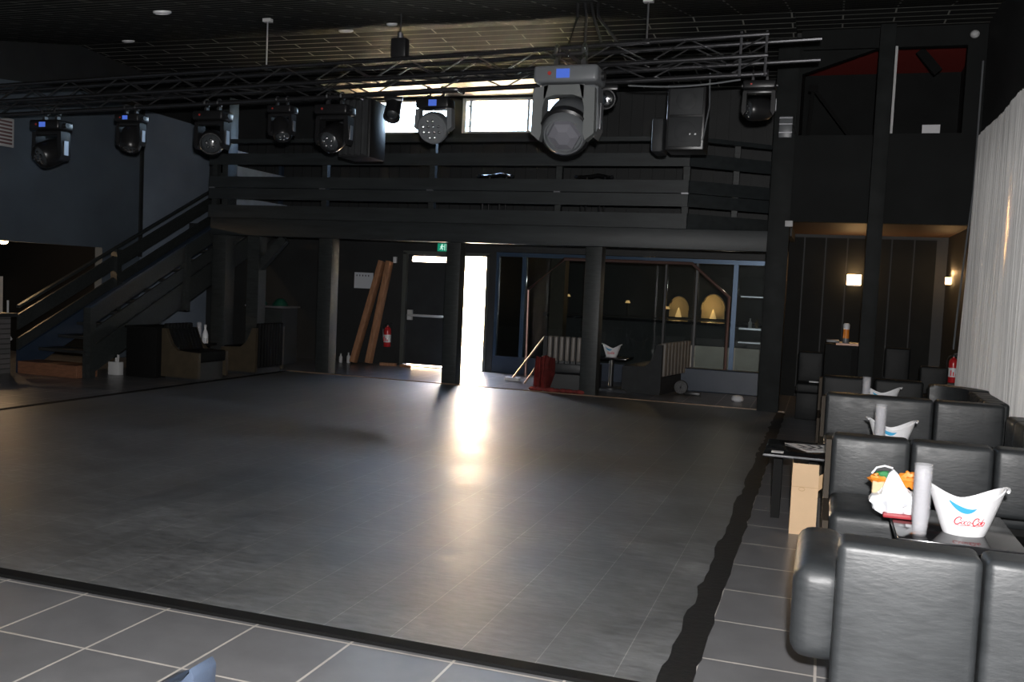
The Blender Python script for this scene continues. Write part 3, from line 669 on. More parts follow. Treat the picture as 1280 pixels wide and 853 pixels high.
speaker('black two part loudspeaker hanging right of the windows', -1.74, -1.33, 3.10, 3.80, 10.2, [.36], .40, True)
s2 = speaker('grey ribbed loudspeaker hanging left of the windows behind a moving head', -5.72, -5.30, 3.02, 3.72, 10.2, [], .42, False)
for k in range(5): G().box(-.19 + k*.085, -.15 + k*.085, -.03, -.012, .02, .68).build('rib', 'grey_side', s2)
one('safety_cable', G().tube([(-1.2, 9.4, 3.72), (-1.25, 9.9, 3.5), (-1.34, 10.2, 3.2)], .008, 6), 'grey_plastic', 'thin cable slanting down beside the right loudspeaker', 'cable')

# ceiling downlights
for i, (x, y, r, lab) in enumerate(((-6.66, 8.13, .09, 'white round downlight, nearest one upper left of the ceiling'), (-10.1, 11.6, .09, 'white downlight in the ceiling near the blue wall'), (-6.45, 11.6, .10, 'white downlight above the left end of the windows'), (-5.41, 10.9, .07, 'white downlight beside the chain hoist'), (-1.0, 9.0, .09, 'white downlight at top right above the end of the truss'))):
    t = thing('downlight', lab, 'downlight', (x, y, ceil_z(y)), 0, 'recessed ceiling downlights'); t.rotation_euler = (math.atan(.21), 0, 0)
    G().lathe([(r, .0), (r, -.02), (r*.75, -.03), (r*.7, -.0)], (0, 0, 0), 20).build('rim', 'white', t); G().lathe([(r*.7, -.005), (r*.3, -.02), (.001, -.022)], (0, 0, 0), 16).build('lamp', 'alu', t)

# ------------------------------------------------------------------ objects by the door wall
for (p0, p1, lab) in (((-8.02, 15.10, .0), (-7.66, 15.40, 1.88), 'rough pine plank leaning by the door, tilted left one'), ((-7.74, 15.16, 0), (-7.52, 15.42, 1.88), 'rough pine plank leaning by the door, upright right one')):
    g = G(); g.beam((p0[0], p0[1], .03), p1, .09, .15, .003); one('wood_plank', g, 'plank', lab, 'plank', None)
t = thing('notice_board', 'white paper notice on the wall behind the leaning planks', 'notice', (-8.06, YB - .018, 1.37))
G().box(-.19, .19, -.012, 0, 0, .29).build('sheet', 'paper', t)
g = G()
for k in range(5): g.box(-.15 + k*.06, -.13 + k*.06, -.0135, -.012, .22, .25)
g.build('print', 'ink', t)
one('alarm_call_point', G().box(-7.47, -7.41, YB - .05, YB + .004, 1.86, 1.97, .006), 'white', 'small white box on the wall left of the door', 'box')
t = thing('exit_sign', 'green emergency exit sign above the doors', 'sign', (-6.50, YB - .02, 2.10))
G().box(-.10, .10, -.04, .02, 0, .14, .004).build('panel', 'exit', t)
g = G()   # running figure and door
g.sphere((-.012, -.042, .112), .013, (1, .15, 1), 10, 6)
pl = lambda u, v, n: Vector((u, -.0405 - n, v))
for P in ([(-.015, .098), (-.02, .062)], [(-.02, .064), (.004, .046), (-.006, .022)], [(-.02, .064), (-.032, .042), (-.055, .036)], [(-.015, .092), (.012, .08), (.022, .092)], [(-.015, .092), (-.038, .084), (-.04, .066)]): g.ribbon(P, .011, .002, pl)
for P in ([(.04, .018), (.04, .122), (.078, .122), (.078, .018)],): g.ribbon(P, .01, .002, pl)
g.build('running_figure', 'exit_white', t)
def extinguisher(label, loc, s, onwall):
    t = thing('fire_extinguisher', label, 'fire extinguisher', loc); t.scale = (s, s, s)
    G().lathe([(.001, 0), (.07, 0), (.078, .015), (.078, .34), (.07, .385), (.045, .42), (.025, .43), (.025, .45)], (0, 0, 0), 24).build('cylinder', 'red', t)
    G().lathe([(.0795, .10), (.0795, .26)], (0, 0, 0), 24, cap=False).build('label_band', 'white', t)
    g = G()
    for k in range(3): g.box(-.05 + k*.04, -.03 + k*.04, -.083, -.0795, .12, .22 - k*.03)
    g.build('label_print', 'red_text', t)
    g = G(); g.lathe([(.03, .45), (.03, .48), (.018, .50)], (0, 0, 0), 12); g.beam((-.0, 0, .50), (.11, 0, .53), .025, .012); g.beam((-.0, 0, .475), (.10, 0, .47), .025, .010); g.build('valve', 'metal_black', t)
    G().tube([(-.02, 0, .47), (-.08, 0, .46), (-.11, 0, .38), (-.10, 0, .22), (-.085, 0, .12)], .012, 8).build('hose', 'metal_black', t)
    if onwall: G().box(-.04, .04, .07, .10, .1, .4).build('bracket', 'metal_black', t)
    return t
extinguisher('red fire extinguisher on the wall behind the right leaning plank', (-7.50, 15.40, .33), .85, True)
extinguisher('red fire extinguisher with white label at the foot of the white curtain', (1.60, 12.98, .58), .72, True)
one('extinguisher_shelf', G().box(1.50, XR, 12.86, 13.1, 0, .578, .01), 'black', 'black stand under the extinguisher by the right wall', 'stand')
one('wall_cable', G().tube([(1.68, 12.97, 4.6), (1.68, 12.97, 3.0), (1.64, 12.97, 2.3), (1.60, 12.97, 1.5), (1.585, 12.97, 1.0)], .012, 6), 'grey_plastic', 'thin cable hanging down the right corner beside the curtain', 'cable')
for i, (x, y, h, lab) in enumerate(((-8.30, 15.15, .17, 'small pale bottle on the floor by the wall, left one'), (-8.17, 15.2, .19, 'small pale bottle on the floor by the wall, right one'))):
    t = thing('small_bottle', lab, 'bottle', (x, y, 0))
    G().lathe([(.03, 0), (.034, .02), (.034, h*.6), (.014, h*.8), (.014, h*.92)], (0, 0, 0), 14).build('body', 'white_soft', t); G().lathe([(.017, h*.92), (.017, h)], (0, 0, 0), 12).build('cap', 'alu', t)
g = G(); g.beam((-7.55, 15.25, .025), (-7.25, 15.3, .025), .08, .05); one('wood_offcut', g, 'plank', 'short wooden offcut on the floor left of the closed door, left one', 'offcut')
g = G(); g.beam((-7.15, 15.28, .02), (-6.95, 15.22, .02), .07, .04); one('wood_offcut', g, 'plank', 'short wooden offcut on the floor left of the closed door, right one', 'offcut')

# ------------------------------------------------------------------ lounge under the balcony
def bench(name, label, loc, rz, L, hgt=.76, m='grey_side', chan='channel', seatm='leather', group=None, n=8, zc=(.1, .76)):
    """side profile bench: runs along local +Y, seat faces local -X, back on +X"""
    t = thing(name, label, 'sofa', loc, rz, group)
    prof = [(-.55, .04), (-.55, .40), (-.20, .42), (-.10, .50), (-.04, .62), (0, hgt), (.07, hgt), (.07, .04)]
    G().prism([(u, v) for u, v in prof], 'Y', 0, .06).build('end_panel', m, t, smooth=False); G().prism(prof, 'Y', L - .06, L).build('end_panel', m, t, smooth=False)
    G().box(-.56, -.12, .06, L - .06, .26, .42, .03, 3).build('seat', seatm, t)
    G().box(-.5, .04, .06, L - .06, .0, .26).build('base', 'black', t, smooth=False)
    g = G(); w = (L - .12)/n
    for k in range(n): g.box(.02, .10, .06 + k*w + .012, .06 + (k+1)*w - .012, zc[0], zc[1] + .03, .02, 3)
    g.build('back_outside', chan, t)
    g = G()
    for k in range(n): g.prism([(-.16, .42), (-.04, hgt), (.03, hgt), (.03, .42)], 'Y', .06 + k*w + .008, .06 + (k+1)*w - .008)
    g.build('back_inside', seatm, t)
    return t
bench('lounge_bench', 'grey sided bench with pale ribbed back at right of the lounge', (-2.32, 13.95, 0), -.17, 1.4, zc=(.28, .76))
bench('lounge_bench', 'dark bench with pale ribbed back beside the broom in the lounge', (-3.95, 13.45, 0), -PI/2 + .10, .82, .82, zc=(.46, .80))
t = thing('lounge_table', 'low dark table between the two lounge benches under the balcony', 'table', (-3.13, 14.50, 0))
G().box(-.29, .29, -.3, .3, .47, .50, .005).build('tabletop', 'gloss_black', t); G().tube([(0, 0, .03), (0, 0, .47)], .04, 12).build('stem', 'metal_black', t); G().lathe([(.22, 0), (.22, .015), (.05, .03)], (0, 0, 0), 24).build('foot', 'metal_black', t)
bl = thing('floor_squeegee', 'broom with pale handle leaning against the dark lounge bench', 'broom')
G().tube([(-4.70, 14.3, .06), (-4.02, 13.72, .80)], .014, 8).build('handle', 'trimwood', bl); G().box(-4.82, -4.58, 14.24, 14.36, .01, .07, .01).build('head', 'white_soft', bl)
bl2 = one('mop_handle', G().tube([(-4.40, 14.0, .02), (-4.0, 13.66, .52)], .014, 8), 'trimwood', 'shorter pale pole leaning beside the broom in the lounge', 'pole')
def drape(name, x0, x1, y, z0, z1, m, label, cat, parent=None):
    g = G(); n = 26; V = []
    for k in range(n+1):
        u = k/n; x = x0 + (x1-x0)*u
        yy = y + .035*math.sin(u*17) + .015*math.sin(u*41)
        V.append((g.bm.verts.new((x, yy, z1 - .02*math.sin(u*9))), g.bm.verts.new((x + .03*math.sin(u*7), yy - .05, (z0+z1)/2)), g.bm.verts.new((x + .05*math.sin(u*5), yy - .09 - .03*math.sin(u*13), z0))))
    for A, B in zip(V, V[1:]):
        g.bm.faces.new((A[0], A[1], B[1], B[0])); g.bm.faces.new((A[1], A[2], B[2], B[1]))
    bmesh.ops.solidify(g.bm, geom=list(g.bm.faces), thickness=.012)
    return one(name, g, m, label, cat)
drape('red_cloth', -4.03, -3.72, 13.33, .03, .52, 'redcloth', 'dark red cloth hanging over the end of the dark lounge bench', 'cloth')
g = G(); random.seed(3)
for k in range(9): g.sphere((-4.0 + k*.09, 13.17 + random.uniform(-.015, .015), .045), random.uniform(.04, .07), (1.3, .9, .6), 10, 6)
one('red_cloth_heap', g, 'redcloth', 'crumpled red cloth on the floor along the dance floor edge', 'cloth')
t = thing('floor_fan', 'small black wheeled fan on the floor before the low blue wall', 'fan', (-2.0, 14.35, 0))
R = Matrix.Rotation(PI/2, 4, 'X')
G().lathe([(.10, -.03), (.11, 0), (.10, .03)], (0, 0, .115), 20, R).build('wheel', 'metal_black', t)
g = G()
for k in range(6): g.box(-.07, .07, -.045, -.033, .11, .12, 0, 2, Matrix.Translation((0, 0, .115)) @ Matrix.Rotation(k*PI/6, 4, 'Y') @ Matrix.Translation((0, 0, -.115)))
g.build('spokes', 'lattice', t); G().box(.05, .30, -.03, .03, .0, .05, .01).build('foot', 'metal_black', t)
one('white_disc', G().lathe([(.06, 0), (.085, .02), (.09, .05), (.07, .085), (.03, .10), (.001, .102)], (-1.12, 14.0, 0), 24), 'white', 'round white lamp lying on the floor near the back right corner of the dance floor', 'lamp')
# bottles by the window ledge
for x, m, h, lab in ((-1.13, 'white_soft', .16, 'pale bottle on the ledge behind right glass pane'), (-1.02, 'glassbottle', .15, 'brown bottle on the ledge behind right glass pane')):
    one('ledge_bottle', G().lathe([(.03, 0), (.032, h*.55), (.012, h*.75), (.012, h)], (x, 15.75, 1.03), 12), m, lab, 'bottle')
one('glass_shelf', G().box(-1.3, -.72, 15.68, 15.9, 1.0, 1.03), 'alu', 'narrow shelf carrying two bottles behind the right glass pane', 'shelf')
one('glass_shelf', G().box(-1.3, -.72, 15.68, 15.9, 1.53, 1.55), 'alu', 'empty upper shelf behind the right glass pane', 'shelf')
one('glass_shelf', G().box(-1.3, -.72, 15.68, 15.9, .78, .80), 'alu', 'lowest shelf behind the right glass pane', 'shelf')
# left lounge: two benches facing each other with a small table
bench('lounge_bench', 'brown sided bench facing right in the dark left corner, back to the stairs', (-8.62, 11.3, 0), PI, .7, .72, 'brown_side', 'slit', 'slit')
bpy.data.objects['lounge_bench.002'].location = (-8.82, 11.7, 0)
bench('lounge_bench', 'brown sided bench facing left, nearest the column with slanted brace', (-8.28, 12.3, 0), 0, .8, .72, 'brown_side', 'slit', 'slit')
t = thing('dark_cabinet', 'plain black cabinet block beside the staircase railing', 'cabinet', (-9.20, 11.0, 0))
G().box(-.26, .26, -.05, .6, .0, .70, .01).build('body', 'slit', t); G().box(-.28, .28, -.07, .62, .70, .73).build('top', 'slit', t)
t = thing('side_table', 'small black table between the brown benches holding cups and a bottle', 'table', (-9.02, 12.05, 0))
G().box(-.17, .17, -.17, .17, .43, .46).build('tabletop', 'gloss_black', t); G().tube([(0, 0, .02), (0, 0, .44)], .03, 10).build('stem', 'metal_black', t); G().lathe([(.14, 0), (.14, .015), (.03, .02)], (0, 0, 0), 20).build('foot', 'metal_black', t)

# ------------------------------------------------------------------ cups, bottles, buckets
def cup_stack(label, loc, n, s=1.0):
    t = thing('plastic_cup_stack', label, 'cups', loc, 0, 'stacks of clear plastic cups'); t.scale = (s, s, s)
    for k in range(n):
        z = k*.0155
        pr = [(.026, z), (.029, z + .004), (.037, z + .088), (.0395, z + .094), (.0385, z + .094), (.035, z + .088), (.027, z + .008), (.002, z + .007)]
        G().lathe(pr, (0, 0, 0), 20, cap=False).build('cup', 'clear', t)
    return t
def script_logo(w, place):
    """Coca-Cola lettering as pen strokes; place(u,v,n) maps to the surface; u in [0,w]"""
    S = []
    def arc(cx, cy, rx, ry, a0, a1, n=14): return [(cx + rx*math.cos(math.radians(a0 + (a1-a0)*k/n)), cy + ry*math.sin(math.radians(a0 + (a1-a0)*k/n))) for k in range(n+1)]
    S.append((arc(.10, .50, .10, .40, 40, 330) + [(.24, .30)], .036)); S.append(([(.16, .76), (.13, .62), (.20, .58)], .022))
    S.append((arc(.265, .32, .044, .19, 0, 360), .021)); S.append((arc(.365, .32, .044, .19, 50, 310), .021)); S.append((arc(.46, .32, .044, .19, 0, 360), .021)); S.append(([(.505, .48), (.50, .20), (.53, .16)], .021))
    S.append(([(.535, .36), (.575, .38)], .03))
    S.append((arc(.68, .50, .095, .40, 40, 330) + [(.80, .30)], .036)); S.append(([(.74, .76), (.71, .62), (.78, .58)], .022))
    S.append((arc(.815, .32, .042, .19, 0, 360), .021)); S.append(([(.865, .20), (.875, .55), (.905, .88), (.89, .55), (.87, .22), (.90, .15)], .022))
    S.append((arc(.945, .32, .042, .19, 0, 360), .021)); S.append(([(.985, .48), (.98, .2), (1.01, .16)], .021))
    S.append(([(.06, .06), (.25, -.02), (.5, .07), (.75, .0), (.98, .06)], .018))
    g = G()
    for P, th in S: g.ribbon([((u + .10*v)*w, v*w*.34) for u, v in P], th*w, .0015, place)
    return g
def bucket(label, loc, rz=0, s=1.0, front=True):
    t = thing('ice_bucket', label, 'ice bucket', loc, rz, 'white ice buckets on the tables'); t.scale = (s, s, s)
    A0, B0, A1, B1 = .085, .070, .155, .105; n = 48
    def zr(th): c = abs(math.cos(th)); return .137 + .073*c**1.7
    def pt(th, f, off=0):
        z = f*zr(th); q = (z/.2)**.9
        return Vector(((A0 + (A1-A0)*q - off)*math.cos(th), (B0 + (B1-B0)*q - off)*math.sin(th), z))
    g = G(); rings = []
    for f in (0, .04, .15, .3, .45, .6, .75, .9, 1.0): rings.append([g.bm.verts.new(pt(2*PI*k/n, f)) for k in range(n)])
    rings.append([g.bm.verts.new(pt(2*PI*k/n, 1.0, .006) + Vector((0, 0, .004))) for k in range(n)])
    for f in (.95, .7, .4, .12): rings.append([g.bm.verts.new(pt(2*PI*k/n, f, .009)) for k in range(n)])
    for A, B in zip(rings, rings[1:]):
        for k in range(n): g.bm.faces.new((A[k], A[(k+1) % n], B[(k+1) % n], B[k]))
    g.bm.faces.new(rings[0][::-1]); g.bm.faces.new(rings[-1])
    body = g.build('tub', 'white', t)
    g = G()
    for sx in (0, PI): g.tube([pt(sx + a, 1.0) + Vector((.012*(1 if sx == 0 else -1), 0, .002)) for a in (-.35, -.2, 0, .2, .35)], .007, 8)
    g.build('handle', 'white', t)
    def place(u, v, nn, x0=-.062, z0=.050):
        z = z0 + v; q = (z/.2)**.9; a, b = A0 + (A1-A0)*q, B0 + (B1-B0)*q
        c = max(-.99, min(.99, (x0 + u)/a)); th = -math.acos(c)
        return Vector((a*math.cos(th)*(1 + .004 + nn), b*math.sin(th)*(1 + .008 + nn*10), z))
    tag(script_logo(.122, place).build('logo', 'red_text', t), 'red script lettering')
    g = G()   # blue crescent under the dip of the rim
    up = [(-.085 + .11*k/12) for k in range(13)]
    vs = []
    for k, x in enumerate(up):
        zt = .131 + .22*(abs(x)/.155)**1.7*.4 - .004; zb = zt - .026*math.sin(PI*min(1, max(0, (k+.4)/12.4)))**.7
        vs.append((g.bm.verts.new(place(x + .062, zt - .050, .0006)), g.bm.verts.new(place(x + .062, zb - .050, .0006))))
    for A, B in zip(vs, vs[1:]): g.bm.faces.new((A[0], A[1], B[1], B[0]))
    tag(g.build('blue_crescent', 'blue_print', t), 'sky blue crescent print')
    return t
bucket('white ice bucket with red script logo on the nearest table', (.645, 4.50, .565), .10, 1.0)
bucket('white ice bucket on the second table, behind the second sofa row', (.49, 6.85, .565), .06, .96)
bucket('white ice bucket on the third table, farthest along the sofa rows', (.565, 9.35, .565), 0, 1.0)
bucket('white ice bucket on the lounge table under the balcony', (-3.13, 14.45, .50), 0, .95)
cup_stack('tall stack of clear cups beside the nearest ice bucket', (.452, 4.36, .565), 15)
cup_stack('stack of clear cups beside the second ice bucket', (.408, 6.72, .565), 15)
cup_stack('stack of clear cups beside the farthest sofa row bucket', (.42, 9.25, .565), 14)
cup_stack('stack of clear cups beside the lounge bucket under the balcony', (-3.35, 14.36, .50), 13)
cup_stack('stack of cups on the small table between the brown benches', (-9.05, 12.05, .46), 15)
t = thing('white_bottle', 'white bottle on the small table between the brown benches', 'bottle', (-8.94, 12.05, .46))
G().lathe([(.045, 0), (.048, .02), (.046, .12), (.03, .18), (.016, .21), (.018, .25)], (0, 0, 0), 16).build('body', 'white', t); G().lathe([(.02, .25), (.02, .28)], (0, 0, 0), 12).build('cap', 'white_soft', t)
one('small_glass', G().lathe([(.025, 0), (.03, .08), (.028, .08), (.023, .006)], (-8.88, 11.98, .46), 12), 'clear', 'short glass right of the white bottle on small table', 'glass')
t = thing('napkin_holder', 'white napkin and straw holder standing on the floor left of the dance floor', 'holder', (-9.66, 10.98, 0))
G().box(-.10, .09, -.05, .05, 0, .19, .006).build('box', 'white_soft', t); G().box(.06, .09, -.05, -.04, .19, .30).build('back_card', 'white_soft', t); G().tube([(.0, 0, .18), (.0, 0, .25)], .014, 8).build('straw', 'white_soft', t)

# ------------------------------------------------------------------ sofa rows on the right
random.seed(11)
def cushion(x0, x1, y0, y1, z0, z1, bev, puff=.012, axis='Y', m='leather', name='back_cushion', par=None):
    g = G(); g.box(x0, x1, y0, y1, z0, z1, bev, 4)
    bmesh.ops.subdivide_edges(g.bm, edges=[e for e in g.bm.edges if e.calc_length() > .09], cuts=4, use_grid_fill=True)
    cx, cy, cz = (x0+x1)/2, (y0+y1)/2, (z0+z1)/2
    for v in g.bm.verts:
        u = (v.co.x-cx)/((x1-x0)/2); w = (v.co.z-cz)/((z1-z0)/2); q = (v.co.y-cy)/((y1-y0)/2)
        if axis == 'Y': v.co.y += math.copysign(1, q)*puff*max(0, 1-u*u)*max(0, 1-w*w)*(abs(q) > .5)
        else: v.co.z += puff*max(0, 1-u*u)*max(0, 1-q*q)*(w > .5)
    return g.build(name, m, par, ang=60)
def sofa_row(label, x0, widths, yb, facing, side='leather_brown', arm=False, top=.785, nseat=None, lm='leather'):
    """yb = face of the back that the camera sees; facing -1: seat towards camera, +1: seat away"""
    t = thing('sofa', label, 'sofa', (x0, yb, 0), 0)
    x = 0
    for i, w in enumerate(widths):
        if facing < 0:
            cushion(x + .004, x + w - .004, 0, .17, .40, top, .030, par=t, m=lm)
            if nseat is None or i < nseat: cushion(x + .004, x + w - .004, -.56, .02, .27, .455, .045, .012, 'Z', name='seat_cushion', par=t, m=lm)
        else:
            cushion(x + .004, x + w - .004, 0, .16, .10, top, .026, par=t, m=lm)
            cushion(x + .004, x + w - .004, .15, .76, .27, .455, .045, .012, 'Z', name='seat_cushion', par=t, m=lm)
        x += w
    W = x; d0, d1 = (-.50, .17) if facing < 0 else (.02, .70)
    G().box(.05, W - .02, d0, d1 - .02, 0, .28).build('base', 'slit', t, smooth=False)
    if facing < 0: G().prism([(-.54, .0), (-.54, .40), (-.05, .42), (0, top - .03), (.16, top - .03), (.16, 0)], 'X', -.028, .002).build('side_panel', side, t, smooth=False)
    if arm: cushion(-.135, .05, .20, .86, .30, .635, .06, .01, 'Z', name='armrest', par=t, m=lm)
    return t
sofa_row('nearest black leather sofa, its back towards the camera at bottom right', .09, [.435, .435, .47], 3.17, 1, 'slit', True)
sofa_row('second black sofa from the camera, facing it behind the nearest table', .09, [.430, .430, .50], 5.70, -1, nseat=1)
sofa_row('third black sofa from the camera, behind the second ice bucket', .06, [.84, .52], 8.22, -1)
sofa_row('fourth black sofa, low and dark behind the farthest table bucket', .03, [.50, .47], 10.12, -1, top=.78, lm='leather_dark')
# benches along the right wall
def wall_bench(label, y0, y1, curve):
    t = thing('corner_sofa', label, 'sofa', (0, 0, 0), 0)
    n = 5; w = (y1-y0)/n
    for k in range(n):
        a, b = y0 + k*w, y0 + (k+1)*w
        cushion(1.31, 1.495, a + .003, b - .003, .30, .775, .03, .0, par=t)
    cushion(.90, 1.33, y0 + .02, y1 - .02, .27, .455, .045, .01, 'Z', name='seat_cushion', par=t)
    G().box(.94, 1.48, y0 + .03, y1 - .03, 0, .28).build('base', 'slit', t, smooth=False)
    if curve:
        g = G(); ri, ro = .30, .48; c = (1.015, y1 - .02); N = 14
        P = [(c[0] + ro*math.cos(a), c[1] + ro*math.sin(a)) for a in [PI/2*k/N for k in range(N+1)]] + [(c[0] + ri*math.cos(a), c[1] + ri*math.sin(a)) for a in [PI/2*(N-k)/N for k in range(N+1)]]
        g.prism(P, 'Z', .30, .785); bmesh.ops.bevel(g.bm, geom=[e for e in g.bm.edges if abs(e.verts[0].co.z - e.verts[1].co.z) < 1e-4 and e.verts[0].co.z > .7], offset=.03, segments=3, affect='EDGES', profile=.5)
        g.build('curved_back', 'leather', t)
    return t
wall_bench('black wall sofa between the third and second sofa rows along the curtain', 6.0, 7.60, False)
wall_bench('black wall sofa with rounded corner near the fourth row along the curtain', 8.50, 9.50, True)
# tables between rows
def table(label, x0, x1, y0, y1, z, m='gloss_black', group='low tables between the sofa rows'):
    t = thing('low_table', label, 'table', ((x0+x1)/2, (y0+y1)/2, 0), 0, group); a, b = (x1-x0)/2, (y1-y0)/2
    G().box(-a, a, -b, b, z - .035, z, .004).build('tabletop', m, t)
    G().tube([(0, 0, .03), (0, 0, z - .035)], .04, 14).build('stem', 'metal_black', t); G().lathe([(.2, 0), (.2, .012), (.06, .03)], (0, 0, 0), 24).build('foot', 'metal_black', t); G().box(-.12, .12, -.12, .12, z - .05, z - .035).build('plate', 'metal_black', t)
    return t
table('low gloss black table nearest the camera, under the bucket and bag', .36, .86, 4.27, 4.93, .565)
table('low black table under the second ice bucket', .30, .80, 6.60, 7.2, .565)
table('low black table under the farthest sofa row bucket', .30, .80, 9.1, 9.65, .565)
# side table with poster and cardboard box
t = thing('square_side_table', 'black side table holding a grey poster at the dance floor edge', 'table', (-.12, 6.88, 0))
G().box(-.21, .21, -.36, .36, .48, .50, .003).build('tabletop', 'gloss_black', t); g = G()
g.box(-.21, .21, -.363, -.36, .489, .501); g.build('edge_strip', 'lattice', t)
for sx in (-1, 1): G().box(sx*.12 - .03, sx*.12 + .03, -.06, .06, 0, .48).build('leg', 'slit', t, smooth=False)
t = thing('poster', 'grey printed poster lying on the black side table', 'poster', (-.02, 6.93, .502), 0)
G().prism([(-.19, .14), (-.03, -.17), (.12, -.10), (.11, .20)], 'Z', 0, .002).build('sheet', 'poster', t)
g = G(); pl = lambda u, v, n: Vector((u, v, .0022 + n))
for P in ([(-.10, .10), (-.04, .02), (-.08, -.02)], [(-.03, .12), (.02, .05), (-.02, -.02), (.03, -.06)], [(.04, .14), (.07, .06), (.04, .0)], [(-.06, -.06), (.0, -.09)], [(.06, .16), (-.05, .16)]): g.ribbon(P, .022, .0008, pl)
g.build('print', 'ink', t)
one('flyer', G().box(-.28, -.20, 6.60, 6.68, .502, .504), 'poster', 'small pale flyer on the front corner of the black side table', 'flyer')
t = thing('cardboard_box', 'tall open cardboard box standing in front of the side table', 'box', (-.045, 6.42, 0), .05)
g = G(); a, b, h = .082, .06, .475
for x0, x1, y0, y1, z0, z1 in ((-a, a, -.002, .002, 0, h), (-a, a, 2*b-.002, 2*b+.002, 0, h-.03), (-a-.002, -a+.002, 0, 2*b, 0, h), (a-.002, a+.002, 0, 2*b, 0, h - .06), (-a, a, 0, 2*b, 0, .004)): g.box(x0, x1, y0, y1, z0, z1)
g.build('carton', 'cardboard', t, smooth=False)
g = G(); g.prism([(.083, .40), (.150, .455), (.150, .36), (.083, .30)], 'Y', .0, .005); g.build('flap', 'cardboard_in', t, smooth=False)
g = G(); g.box(-a, a, -.0035, -.002, .318, .321); g.ribbon([(-.02 + .02*math.cos(q*PI/6), .305 + .012*math.sin(q*PI/6)) for q in range(13)], .004, .001, lambda u, v, n: Vector((u, -.0035 - n, v))); g.build('fold_line', 'cardboard_in', t, smooth=False)
# carrier bag with snacks
bg = thing('carrier_bag', 'crumpled white carrier bag of snacks on the nearest table', 'bag', (.37, 4.70, .567))
random.seed(5)
def blob(c, r, sc, seed, amp, u=22, v=14):
    g = G(); g.sphere((0, 0, 0), r, sc, u, v); rnd = random.Random(seed); ph = [rnd.uniform(0, 6) for _ in range(8)]
    for w in g.bm.verts:
        n = w.co.normalized() if w.co.length > 0 else Vector((0, 0, 1))
        k = amp*(math.sin(n.x*9 + ph[0]) + math.sin(n.y*11 + ph[1]) + math.sin(n.z*10 + ph[2]) + .6*math.sin((n.x+n.z)*19 + ph[3]) + .6*math.sin((n.y - n.x)*23 + ph[4]))
        w.co += n*k; w.co += Vector(c); w.co.z = max(w.co.z, 0)
    return g
blob((.0, 0, .062), .10, (1.12, .75, .66), 2, .006).build('bag_body', 'bag', bg)
g = G()   # the tall loop handle and the pulled up corner
def loop(pts, w, th): 
    P = [Vector(p) for p in pts]
    for a, b in zip(P, P[1:]): g.beam(a, b, th, w)
g.prism([(-.075, .03), (-.055, .14), (-.035, .205), (-.015, .225), (.005, .205), (.05, .13), (.10, .07), (.09, .02)], 'Y', -.055, -.03)
g.build('handle', 'bag', bg)
G().tube([(-.105, .02, .185), (-.085, .02, .215), (-.05, .01, .228), (-.015, 0, .222)], .005, 6).build('handle', 'bag', bg)
blob((-.075, .05, .155), .035, (1.3, .8, .6), 4, .004, 14, 8).build('orange_packet', 'orange', bg)
blob((.065, .05, .165), .045, (1.3, .7, .8), 6, .005, 14, 8).build('orange_packet', 'orange', bg)
G().box(-.10, -.03, .02, .06, .06, .15, .008).build('paper_packet', 'tan', bg); blob((-.05, .06, .17), .03, (1.3, .7, .8), 9, .003, 12, 8).build('green_packet', 'green', bg)
G().box(-.05, .11, -.075, -.02, .0, .022, .006).build('red_packet', 'maroon_packet', bg)
# blue grey plastic item by the lower frame edge
g = G(); g.prism([(-.10, 0), (.07, 0), (.075, .10), (.055, .13), (.03, .07), (-.06, .05), (-.11, .03)], 'Y', -.12, .02)
bmesh.ops.bevel(g.bm, geom=list(g.bm.edges), offset=.008, segments=2, affect='EDGES', profile=.5)
one('plastic_bag', g, 'bluebag', 'blue grey plastic wrapper on the tiles at the bottom edge', 'bag').location = (-2.15, 2.90, 0)

# ------------------------------------------------------------------ right rear corner: cabinet, stools, lamps
t = thing('bar_cabinet', 'black upright cabinet with orange edged top in front of the tall pillar', 'cabinet', (.28, 13.2, 0))
G().box(-.23, .22, -.2, .25, 0, .97, .006).build('body', 'cabin', t); G().box(-.10, .28, -.24, .28, .97, .995).build('top', mat('orange varnished wood', (.45, .16, .05), .35), t); G().box(.10, .21, -.206, -.2, .05, .93).build('door', 'slit', t)
t = thing('spray_bottle', 'orange and white bottle standing on the upright black cabinet', 'bottle', (.30, 13.15, .995))
G().lathe([(.04, 0), (.042, .02), (.040, .06)], (0, 0, 0), 16).build('base', 'grey_plastic', t); G().lathe([(.04, .06), (.038, .18)], (0, 0, 0), 16).build('body', 'orange', t); G().lathe([(.04, .18), (.042, .24), (.03, .26)], (0, 0, 0), 16).build('cap', 'white', t)
one('ash_tray', G().box(.06, .22, 13.05, 13.2, .995, 1.03, .006), 'grey_plastic', 'small grey box beside the orange and white bottle', 'box')
def stool(label, loc, h=.78):
    t = thing('padded_chair', label, 'chair', loc)
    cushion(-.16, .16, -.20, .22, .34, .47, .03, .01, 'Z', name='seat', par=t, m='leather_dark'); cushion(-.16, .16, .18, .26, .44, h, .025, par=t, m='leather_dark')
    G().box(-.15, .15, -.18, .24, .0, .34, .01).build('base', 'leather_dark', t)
    return t
stool('black padded chair left of the upright cabinet, a white strip on its seat', (-.12, 12.75, 0), .86)
one('white_strip', G().box(-.12, .0, 12.58, 12.62, .485, .50), 'white_soft', 'short white strip lying on the black padded chair', 'strip')
stool('black padded chair right of the tall pillar', (.98, 13.35, 0), .95)
stool('black padded chair by the right wall behind the fourth sofa', (1.32, 12.2, 0), .80)
